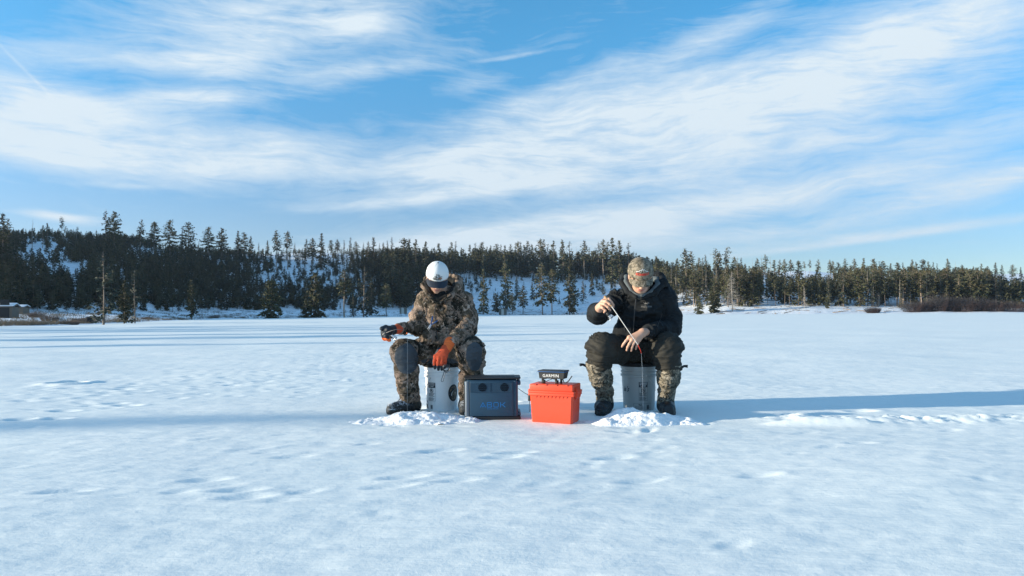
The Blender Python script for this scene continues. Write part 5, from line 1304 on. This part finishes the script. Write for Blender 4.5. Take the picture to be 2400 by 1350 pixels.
LT([[(1.5, 0), (1.5, 1.), (2.35, 1.), (2.5, .8), (2.35, .52), (1.65, .52)], [(2.35, .52), (2.55, .28), (2.4, 0), (1.5, 0)]], .0046, ox, oz, s_)
LT([[(2.95, .15), (2.95, .85), (3.1, 1.), (3.8, 1.), (3.95, .85), (3.95, .15), (3.8, 0), (3.1, 0), (2.95, .15)]], .0046, ox, oz, s_)
LT([[(4.45, 0), (4.45, 1.)], [(5.45, 1.), (4.85, .5), (5.45, 0)], [(4.6, .5), (4.85, .5)]], .0046, ox, oz, s_)
Vt, Ft = text_verts('Energy Storage', .011, .0002, 0, 'CENTER', 1.1); mb.add([W_(ox+.094+v.x*1.15, yf, oz-.013+v.y) for v in Vt], Ft)
mb.build('lettering', m_abok, fp, False, None)
# ================================================================== ORANGE DRY BOX
m_or = material('orange_plastic', (.68, .070, .030), .42, var=.05, varscale=15., bumps=((260., .25, .0012),), spec=.4)
gO = G(1343.5, 996); ro = R_(-22); Ro = Matrix.Rotation(ro, 3, 'Z'); OW, OD, OH = .338, .20, .288
oo = vec(gO.x, gO.y, 0)
def Q(x, y, z): return oo+Ro@vec(x-OW, y, z)       # x from 0 (left) to OW (right front corner)
ob = empty('dry_box', Q(OW/2, OD/2, 0), 'bright orange plastic dry box with lid and latches on the snow', 'box')
def taper(z): return .93+.07*min(1, z/.20)
mb = MB(); V_ = []; F_ = []
lv = [(0, .90), (.008, .935), (.10, .965), (.205, 1.)]
for z, t in lv:
    cx, cy = OW/2, OD/2; c_ = .014
    a, b = OW/2*t, OD/2*t
    for (x, y) in ((-a+c_, -b), (a-c_, -b), (a, -b+c_), (a, b-c_), (a-c_, b), (-a+c_, b), (-a, b-c_), (-a, -b+c_)): V_.append(Q(cx+x, cy+y, z))
for j in range(len(lv)-1):
    for i in range(8): F_.append((j*8+i, j*8+(i+1) % 8, (j+1)*8+(i+1) % 8, (j+1)*8+i))
F_.append(tuple(range(8))[::-1]); F_.append(tuple(24+i for i in range(8))); mb.add(V_, F_)
mb.box(Q(OW/2, OD/2, .213), (OW/2+.008, OD/2+.008, .010), Ro, bev=.003)
base = mb.build('base', m_or, ob, True, 30)
mb = MB()
for i in range(9):
    x = OW*(.16+.70*i/8); V_ = [Q(x-.004, -.006, .203), Q(x+.004, -.006, .203), Q(x-.004, .004, .203), Q(x+.004, .004, .203), Q(x, .003, .176)]
    mb.add(V_, [(0, 1, 4), (1, 3, 4), (3, 2, 4), (2, 0, 4), (0, 2, 3, 1)])
mb.build('ribs', m_or, base, False, None)
mb = MB(); mb.box(Q(OW/2, OD/2, .231), (OW/2+.010, OD/2+.010, .0075), Ro, bev=.003); mb.box(Q(OW/2, OD/2, .262), (OW/2+.001, OD/2+.001, .026), Ro, bev=.008)
for i in range(4): mb.box(Q(OW*(.14+.24*i), -.001, .284), (.008, .006, .004), Ro)
lid = mb.build('lid', m_or, ob, True, 30)
# hinge lugs on the left, big latch on the right
for y in (.05, .125):
    mb = MB(); mb.box(Q(-.012, y, .235), (.012, .018, .010), Ro, bev=.003); mb.box(Q(-.006, y, .255), (.006, .014, .022), Ro, bev=.003); mb.build('hinge', m_or, ob)
mb = MB(); V_ = []
for y in (.045, .130): V_ += [Q(OW+.004, y, .268), Q(OW+.026, y, .240), Q(OW+.028, y, .226), Q(OW+.018, y, .190), Q(OW+.004, y, .178)]
mb.add(V_, [(0, 1, 6, 5), (1, 2, 7, 6), (2, 3, 8, 7), (3, 4, 9, 8), (4, 0, 5, 9), (4, 3, 2, 1, 0), (5, 6, 7, 8, 9)]); mb.build('latch', m_or, ob, False)
mb = MB(); mb.box(Q(-.010, .03, .185), (.010, .016, .028), Ro, bev=.004); mb.tube([Q(-.010, .02, .16), Q(-.008, .015, .12), Q(-.006, .01, .085), Q(0, .0, .08)], .0022, 6); mb.build('plug', m_pblk, ob)
# ================================================================== FISH FINDER ON THE BOX
m_film = material('blue_screen_edge', (.02, .10, .28), .25)
ff = empty('fish_finder', Q(OW*.50, OD*.5, OH), 'black fish finder on a bracket handle standing on the orange box', 'fish finder')
zt = OH+.001
mb = MB(); pts = []
for t in range(9): a = t/8; pts.append(Q(.078+.105*a, .075, zt+.034+.010*math.sin(a*math.pi)))
mb.tube([Q(.080, .075, zt+.004)]+pts+[Q(.187, .075, zt+.004)], .0095, 10)
mb.box(Q(.085, .075, zt+.012), (.012, .016, .012), Ro, bev=.004); mb.box(Q(.190, .075, zt+.012), (.011, .016, .012), Ro, bev=.004); mb.tube([Q(.222, .085, zt+.0), Q(.222, .085, zt+.05)], .009, 8)
mb.build('bracket', m_pblk, ff)
Rd = Ro@Matrix.Rotation(R_(-22), 3, 'X')
dc = Q(.160, .085, zt+.064)
mb = MB()
# back shell: wedge body, wider at the top
V_ = []
for (yy, zz, hw) in ((-.050, .024, .101), (-.050, -.026, .094), (.055, .024, .102), (.045, -.026, .094)):
    for sx in (-1, 1): V_.append(dc+Ro@vec(sx*hw, yy, zz))
mb.add(V_, [(0, 1, 3, 2), (4, 6, 7, 5), (0, 4, 5, 1), (2, 3, 7, 6), (0, 2, 6, 4), (1, 5, 7, 3)]); mb.build('housing', m_pblk, ff, False)
mb = MB(); mb.box(dc+Ro@vec(0, .0, .0295), (.106, .060, .0055), Ro, bev=.004); mb.build('bezel', m_pblk, ff)
mb = MB(); mb.box(dc+Ro@vec(0, .0, .0255), (.107, .0615, .0022), Ro, bev=.001); mb.build('blue_trim', m_film, ff)
mb = MB(); Vt, Ft = text_verts('GARMIN', .031, .0, 0, 'CENTER', 1.1)
mb.add([dc+Ro@vec(v.x*1.02-.004, -.0515, v.y-.005) for v in Vt], Ft); mb.build('lettering', m_paper, ff, False, None)
def cable(name, pts, r, label, m=m_pblk):
    # Catmull-Rom through the points
    P_ = [Vector(p) for p in pts]; P_ = [P_[0]]+P_+[P_[-1]]; out = []
    for i in range(1, len(P_)-2):
        for k in range(8):
            t = k/8; a, b, c, d = P_[i-1:i+3]; out.append(.5*((2*b)+(c-a)*t+(2*a-5*b+4*c-d)*t*t+(3*b-a-3*c+d)*t**3))
    out.append(P_[-2]); mb = MB(); mb.tube(out, r, 6); return tag(mb.build(name, m), label, 'cable')
cable('cable', [W_(PW-.02, .12, PH-.10), W_(PW+.02, .08, .20), Q(-.03, .04, .20), Q(-.016, .03, .185)], .0024, 'thin black cable running from the power station to the orange box')
cable('cable', [Q(.235, .085, zt+.030), Q(.255, .06, zt+.010), Q(.285, .05, zt+.020), Q(.31, .05, zt+.052), Q(.318, .05, zt+.062)], .0042, 'short black cable curling up at the right end of the orange lid')
cable('cable', [Q(.06, .04, zt+.004), Q(.10, .03, zt+.010), Q(.14, .045, zt+.026), Q(.17, .07, zt+.04)], .0024, 'thin black cable under the handle of the fish finder')
# ================================================================== RODS AND TOOLS
m_rodw = material('white_rod_blank', (.55, .55, .53), .35); m_rtip = material('red_rod_tip', (.5, .04, .02), .4); m_cork = material('cork', (.35, .22, .12), .8); m_line = material('fishing_line', (.55, .62, .68), .4)
def reel(mb, c, ax, s, m0, m1):
    """small spinning reel: stem, body, spool, bail and crank"""
    ax = Vector(ax).normalized(); sd = ax.cross(Vector((0, -1, 0))).normalized(); up = sd.cross(ax)
    Rr = Matrix((sd, up, ax)).transposed()
    mb.lathe([(.006, -.020), (.014, -.016), (.016, 0), (.014, .008), (.006, .012)], c, 16, m0, Rr)
    mb.lathe([(.012, .012), (.018, .013), (.018, .016), (.012, .018), (.012, .032), (.019, .033), (.019, .037), (.006, .040)], c, 20, m1, Rr)
    mb.tube([Vector(c)+Rr@Vector((.02*math.cos(a), .02*math.sin(a), .022+.012*math.sin(a))) for a in [i*math.pi/8 for i in range(9)]], .0016, 5, m1)
    mb.tube([c, Vector(c)+Rr@Vector((-.028, 0, -.006)), Vector(c)+Rr@Vector((-.032, -.022, -.006))], .003, 6, m0); mb.lathe([(.002, -.006), (.006, -.004), (.006, .006), (.002, .008)], Vector(c)+Rr@Vector((-.034, -.026, -.006)), 10, m0, Rr)
rb = empty('fishing_rod', P(1437, 717, 5.33), 'white ice fishing rod with red tip and small reel, held by the man in black', 'fishing rod')
r0, r1 = P(1424, 704, 5.325), P(1495, 808, 5.12); r2 = P(1501, 821, 5.10)
mb = MB(); mb.tube([r0+(r1-r0)*.13, r1], [.0036, .0022], 8); mb.build('blank', m_rodw, rb)
mb = MB(); mb.tube([r1, r2, P(1503, 828, 5.10)], [.0026, .0018, .0014], 6); mb.build('tip', m_rtip, rb)
mb = MB(); mb.tube([r0-(r1-r0)*.10, r0+(r1-r0)*.14], [.009, .007], 10); mb.build('grip', m_cork, rb)
mb = MB(); cR = P(1426, 737, 5.33); reel(mb, cR, (r1-r0).normalized()*.6+Vector((.3, 0, -.3)), 1, 0, 1); mb.tube([r0+(r1-r0)*.10, cR], .004, 6, 0); mb.box(P(1433, 744, 5.32), (.006, .006, .020), Matrix.Rotation(R_(25), 3, 'Y'), 2, .002)
mb.tube([P(1433, 738, 5.32), P(1430, 752, 5.31)], [.008, .004], 8, 2); mb.build('reel', [m_pblk, m_metal, m_paper], rb)
ln = G(1506, 972)
mb = MB(); mb.tube([P(1503, 828, 5.10), P(1505, 860, 5.11), Vector((P(1506, 965, 5.12).x, 5.12, .03))], .0007, 4); mb.build('line', m_line, rb)
ra = empty('fishing_rod', P(905, 781, 5.36), 'tiny ice fishing rod with orange bead tip, gripped in the black glove', 'fishing rod')
pts = [P(897, 784, 5.36), P(905, 780, 5.34), P(918, 775, 5.32), P(930, 772, 5.30), P(942, 772, 5.29), P(950, 775, 5.285), P(954, 780, 5.28)]
mb = MB(); mb.tube(pts, [.005, .004, .0026, .0022, .0018, .0015, .0012], 7); mb.build('blank', m_dkm, ra)
mb = MB(); mb.lathe([(.0005, -.006), (.005, -.004), (.006, 0), (.005, .004), (.0005, .006)], P(954, 781, 5.28), 12); mb.build('tip_bead', m_glod, ra)
mb = MB(); reel(mb, P(918, 789, 5.34), (1, 0, -.55), 1, 0, 1); mb.tube([P(906, 781, 5.34), P(914, 787, 5.34)], .004, 6, 0); mb.box(P(923, 789, 5.33), (.020, .010, .008), Matrix.Rotation(R_(35), 3, 'Y'), 1, .003); mb.build('reel', [m_pblk, m_metal], ra)
mb = MB(); mb.tube([P(955, 783, 5.28), Vector((P(956, 960, 5.28).x, 5.28, .02))], .0005, 4); mb.build('line', m_line, ra)
# pliers hanging on the chest
pl = empty('pliers', P(1013, 750, 5.66), 'small pliers with blue handles hanging on the camouflage jacket', 'pliers')
dp = 5.60
for a_ in ([P(1014, 741, dp), P(1013, 748, dp-.01), P(1010.5, 757, dp), P(1010, 761, dp)], [P(1026, 751, dp), P(1021, 755, dp-.01), P(1014, 759, dp), P(1010, 762, dp)]):
    mb = MB(); mb.tube(a_, [.0045, .0070, .0055, .004], 8); mb.build('handle', m_blue, pl)
mb = MB(); mb.tube([P(1010, 760, dp), P(1006, 766, dp-.005), P(1002, 772, dp)], [.006, .005, .002], 6); mb.tube([P(1011, 762, dp), P(1008, 768, dp-.005), P(1004, 775, dp)], [.006, .005, .002], 6); mb.build('jaws', m_metal, pl)
# coiled wire hook hanging from the glove
mb = MB(); pts = []
for i in range(60):
    a = i/60*2*math.pi*3.2; pts.append(P(1046+1.6*math.sin(i*.10)+(i/60)*4-2, 864-i*.10+2, 5.40)+vec(.024*math.cos(a), -.010+i*.0004, .027*math.sin(a)))
mb.tube(pts, .0026, 6)
mb.tube([P(1042, 868, 5.40), P(1038, 880, 5.395), P(1034, 891, 5.39), P(1035, 894.5, 5.39), P(1038.5, 894, 5.39), P(1041, 884, 5.39), P(1045, 873, 5.395)], .0026, 6)
tag(mb.build('wire_coil', m_dkm), 'dark coiled wire hook dangling from the red-orange glove in front of the white bucket', 'hook')
# ================================================================== CHOPPED SNOW ROUND THE HOLES
def snowpile(px, py, w_, d_, h_, label, seed, extra=()):
    g = G(px, py); rs_ = np.random.RandomState(seed); n = 110; u = np.linspace(-1, 1, n); X_, Y_ = np.meshgrid(u, u)
    r = np.sqrt(X_**2+Y_**2)
    wx_ = g.x+X_*w_; wy_ = g.y+Y_*d_; p = np.stack([wx_, wy_, X_*0], -1)
    edge = r*(1+.35*fbm(p*6, 3, seed))
    h = h_*(1-sstep(edge, .05, 1.0))*(.75+.5*fbm(p*5, 3, seed+1))
    for (ex, ey, ew, eh) in extra:
        gg = G(ex, ey); h = h+eh*np.exp(-(((wx_-gg.x)/ew)**2+((wy_-gg.y)/(ew*.8))**2))*(1-sstep(edge, .8, 1.05))
    h = h+.026*np.abs(fbm(p*13, 5, seed+2, .6))*(1-sstep(edge, .75, 1.0))-.018*sstep(edge, .86, 1.1)
    V_ = np.stack([wx_, wy_, h], -1).reshape(-1, 3); idx = np.arange(n*n).reshape(n, n)
    F_ = np.stack([idx[:-1, :-1], idx[:-1, 1:], idx[1:, 1:], idx[1:, :-1]], -1).reshape(-1, 4)
    # loose crumbs
    CV = [V_]; CF = [F_]; nb = len(V_)
    ico = np.array([(1, 0, 0), (-1, 0, 0), (0, 1, 0), (0, -1, 0), (0, 0, 1), (0, 0, -1)], float); tf = np.array([(0, 2, 4, 4), (2, 1, 4, 4), (1, 3, 4, 4), (3, 0, 4, 4)])
    for i in range(260):
        a = rs_.uniform(0, 6.28); rr_ = rs_.rand()**.6*1.25; x = g.x+math.cos(a)*rr_*w_; y = g.y+math.sin(a)*rr_*d_; s = rs_.uniform(.002, .005)*(1 if rr_ < .9 else .6)
        ii = int(np.clip((rr_*math.cos(a)+1)/2*(n-1), 0, n-1)); jj = int(np.clip((rr_*math.sin(a)+1)/2*(n-1), 0, n-1))
        z = max(h[jj, ii], 0.)+s*.3 if rr_ < 1 else s*.2
        q, _ = np.linalg.qr(rs_.normal(0, 1, (3, 3))); v = (ico*s*rs_.uniform(.6, 1.2, (6, 1)))@q+np.array([x, y, z]); CV.append(v)
        CF.append(np.array([(0, 2, 4, 2), (0, 2, 4, 2)])[:0].reshape(0, 4)); 
    V_ = np.concatenate(CV); me_f = [tuple(f) for f in F_]
    for i in range(260):
        k = nb+i*6
        for a, b in ((0, 2), (2, 1), (1, 3), (3, 0)): me_f.append((k+a, k+b, k+4)); me_f.append((k+b, k+a, k+5))
    o = obj('snow_pile', V_, me_f, m_pile); tag(o, label, 'snow pile', kind='stuff'); return o
snowpile(985, 985, .54, .24, .065, 'low spread of chopped snow in front of the man in camouflage', 5, ((900, 985, .05, -.03), (1075, 972, .10, .045), (985, 975, .12, .02), (925, 988, .07, .02)))
snowpile(1500, 990, .46, .20, .095, 'bright mound of chopped snow in front of the boots of the man in black', 9, ((1535, 980, .09, .055), (1480, 985, .12, .03)))
# ================================================================== THIN BLUE WINTER AIR
m_air = bpy.data.materials.new('air'); m_air.use_nodes = True; t = NT(m_air.node_tree); t.n.clear()
vo = t.new('ShaderNodeVolumePrincipled'); vo.inputs['Color'].default_value = (.62, .78, 1., 1); vo.inputs['Density'].default_value = .00011; vo.inputs['Anisotropy'].default_value = .3
ou = t.new('ShaderNodeOutputMaterial'); t.l.new(vo.outputs[0], ou.inputs['Volume'])
mb = MB(); mb.box((0, 440, 60), (1440, 900, 65)); hz = mb.build('haze', m_air, None, False, None); tag(hz, kind='stuff')
